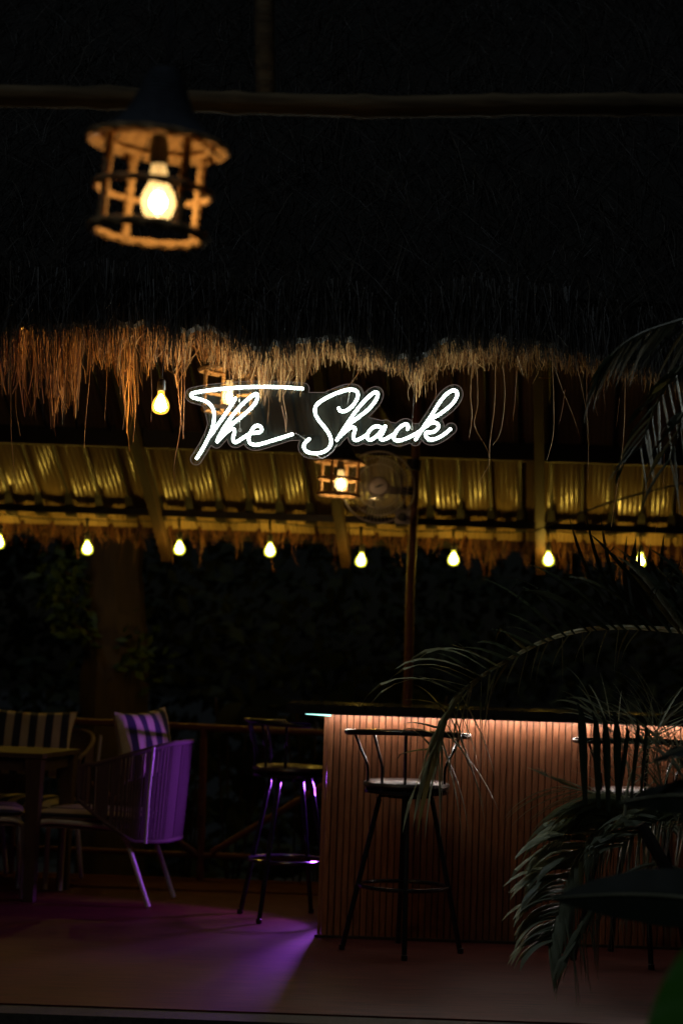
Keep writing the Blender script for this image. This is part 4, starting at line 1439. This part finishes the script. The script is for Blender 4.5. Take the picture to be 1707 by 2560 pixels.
for (ax, ay, bx, by, wd_) in ups[:7]:
    a, b = W(ax, ay, YY - .05), W(bx, by, YY + random.uniform(-.05, .05))
    v, f = [], []
    n_ = 8
    side_ = Vector((1, random.uniform(-.5, .5), 0)).normalized()
    for q in range(n_ + 1):
        u = q / n_
        p = b.lerp(a, u)
        if u > .86: p = p + Vector((-.012, 0, -.01)) * (u - .86) * 7
        w_ = wd_ * (min(1, .5 + u) * (1 - max(0, u - .72) ** 1.3 * 4.2))
        w_ = max(.003, w_)
        v += [p + side_ * w_ * .5, p + Vector((0, .2 * w_, 0)), p - side_ * w_ * .5]
    for q in range(n_):
        k = q * 3
        f += [(k, k + 1, k + 4, k + 3), (k + 1, k + 2, k + 5, k + 4)]
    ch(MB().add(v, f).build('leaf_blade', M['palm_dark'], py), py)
# blades of the arching palm that stand in front of the metal roof
for (ax, ay, bx, by, wd_) in ups[7:]:
    a, b = W(ax, ay, YPm - .3), W(bx, by, YPm - .05)
    v, f = [], []
    n_ = 8
    bow = Vector((-.02, 0, .01))
    for q in range(n_ + 1):
        u = q / n_
        p = b.lerp(a, u) + bow * sin(pi * u)
        w_ = max(.002, wd_ * min(1, .6 + u) * (1 - u ** 3))
        v += [p + Vector((w_ * .5, 0, 0)), p + Vector((0, .2 * w_, 0)), p - Vector((w_ * .5, 0, 0))]
    for q in range(n_):
        k = q * 3
        f += [(k, k + 1, k + 4, k + 3), (k + 1, k + 2, k + 5, k + 4)]
    ch(MB().add(v, f).build('leaf_blade', M['palm_dark'], pm), pm)
# fine arching and criss-crossing sprays at the right
frond(py, [W(1690, 2050, YY + .1), W(1650, 1950, YY + .1), W(1640, 1850, YY + .1), W(1655, 1770, YY + .1)], 16, lambda t: .26, [(-.7, 0, .6), (.7, 0, .5)], droop=.55, width=.008, jitter=.25, r0=.005)
frond(py, [W(1740, 2000, YY + .2), W(1700, 1900, YY + .2), W(1620, 1830, YY + .2), W(1500, 1800, YY + .2)], 18, lambda t: .24, [(-.5, 0, .75), (.2, .1, -.9)], droop=.5, width=.009, jitter=.3, r0=.006)
frond(py, [W(1560, 2040, YY + .2), W(1570, 1960, YY + .2), W(1600, 1880, YY + .2), W(1660, 1800, YY + .2)], 16, lambda t: .22, [(-.8, 0, .4), (.8, 0, .2)], droop=.3, width=.010, jitter=.25, r0=.006)
frond(py, [W(1720, 1960, YY), W(1650, 1880, YY), W(1560, 1850, YY), W(1490, 1790, YY)], 16, lambda t: .20, [(-.8, 0, .5), (.3, 0, .9)], droop=.6, width=.006, jitter=.3, r0=.004)


# --- broad leaves close to the camera
def broad_leaf(plant, base, tip, width, sag, side, seg=14, m='broad'):
    base, tip = Vector(base), Vector(tip)
    T = (tip - base).normalized()
    side = Vector(side); side = (side - T * side.dot(T)).normalized()
    nrm = T.cross(side).normalized()
    v, f = [], []
    m_ = 8
    for i in range(seg + 1):
        u = i / seg
        c = base.lerp(tip, u) + Vector((0, 0, sag * sin(pi * u)))
        wv = width * (sin(pi * min(1, u ** .72)) ** .8 + .004)
        for j in range(m_ + 1):
            s_ = j / m_ * 2 - 1
            cup = .18 * abs(s_) * wv + .006 * sin(u * 30) * abs(s_)
            v.append(c + side * s_ * wv + nrm * cup)
    for i in range(seg):
        for j in range(m_):
            a = i * (m_ + 1) + j
            f.append((a, a + 1, a + m_ + 2, a + m_ + 1))
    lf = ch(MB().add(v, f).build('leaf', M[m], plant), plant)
    mid = [base.lerp(tip, i / 10) + Vector((0, 0, sag * sin(pi * i / 10))) - nrm * .003 for i in range(11)]
    rb = MB().tube(mid, [.006 * (1 - .8 * i / 10) for i in range(11)], 6).build('midrib', M['rachis'])
    rb.parent = lf
    return lf


bl = tag(empty('broadleaf_plant', (1.35, 4.9, -.3)), 'plant with wide dark leaves spreading low in front of the palm', 'plant')
ch(MB().tube([(1.35, 4.9, -.3), (1.33, 4.9, .2), W(1900, 2230, 4.9)], [.025, .02, .014], 8).build('stem', M['trunk'], bl), bl)
broad_leaf(bl, W(1880, 2270, 4.9), W(1375, 2246, 5.0), .075, .02, (0, .35, 1))
broad_leaf(bl, W(1890, 2030, 4.9), W(1545, 2008, 5.1), .052, .03, (0, .5, 1))
broad_leaf(bl, W(1900, 1880, 4.95), W(1620, 1905, 5.0), .03, .03, (0, .7, .7))
bl2 = tag(empty('broadleaf_plant', (.85, 3.2, -.3)), 'plant with one rounded bright green leaf in the lower right corner', 'plant')
ch(MB().tube([(.85, 3.2, -.3), W(1860, 2700, 3.2)], [.012, .008], 8).build('stem', M['trunk'], bl2), bl2)
broad_leaf(bl2, W(1800, 2790, 3.2), W(1728, 2350, 3.3), .105, .0, (1, -.2, 0), m='green')
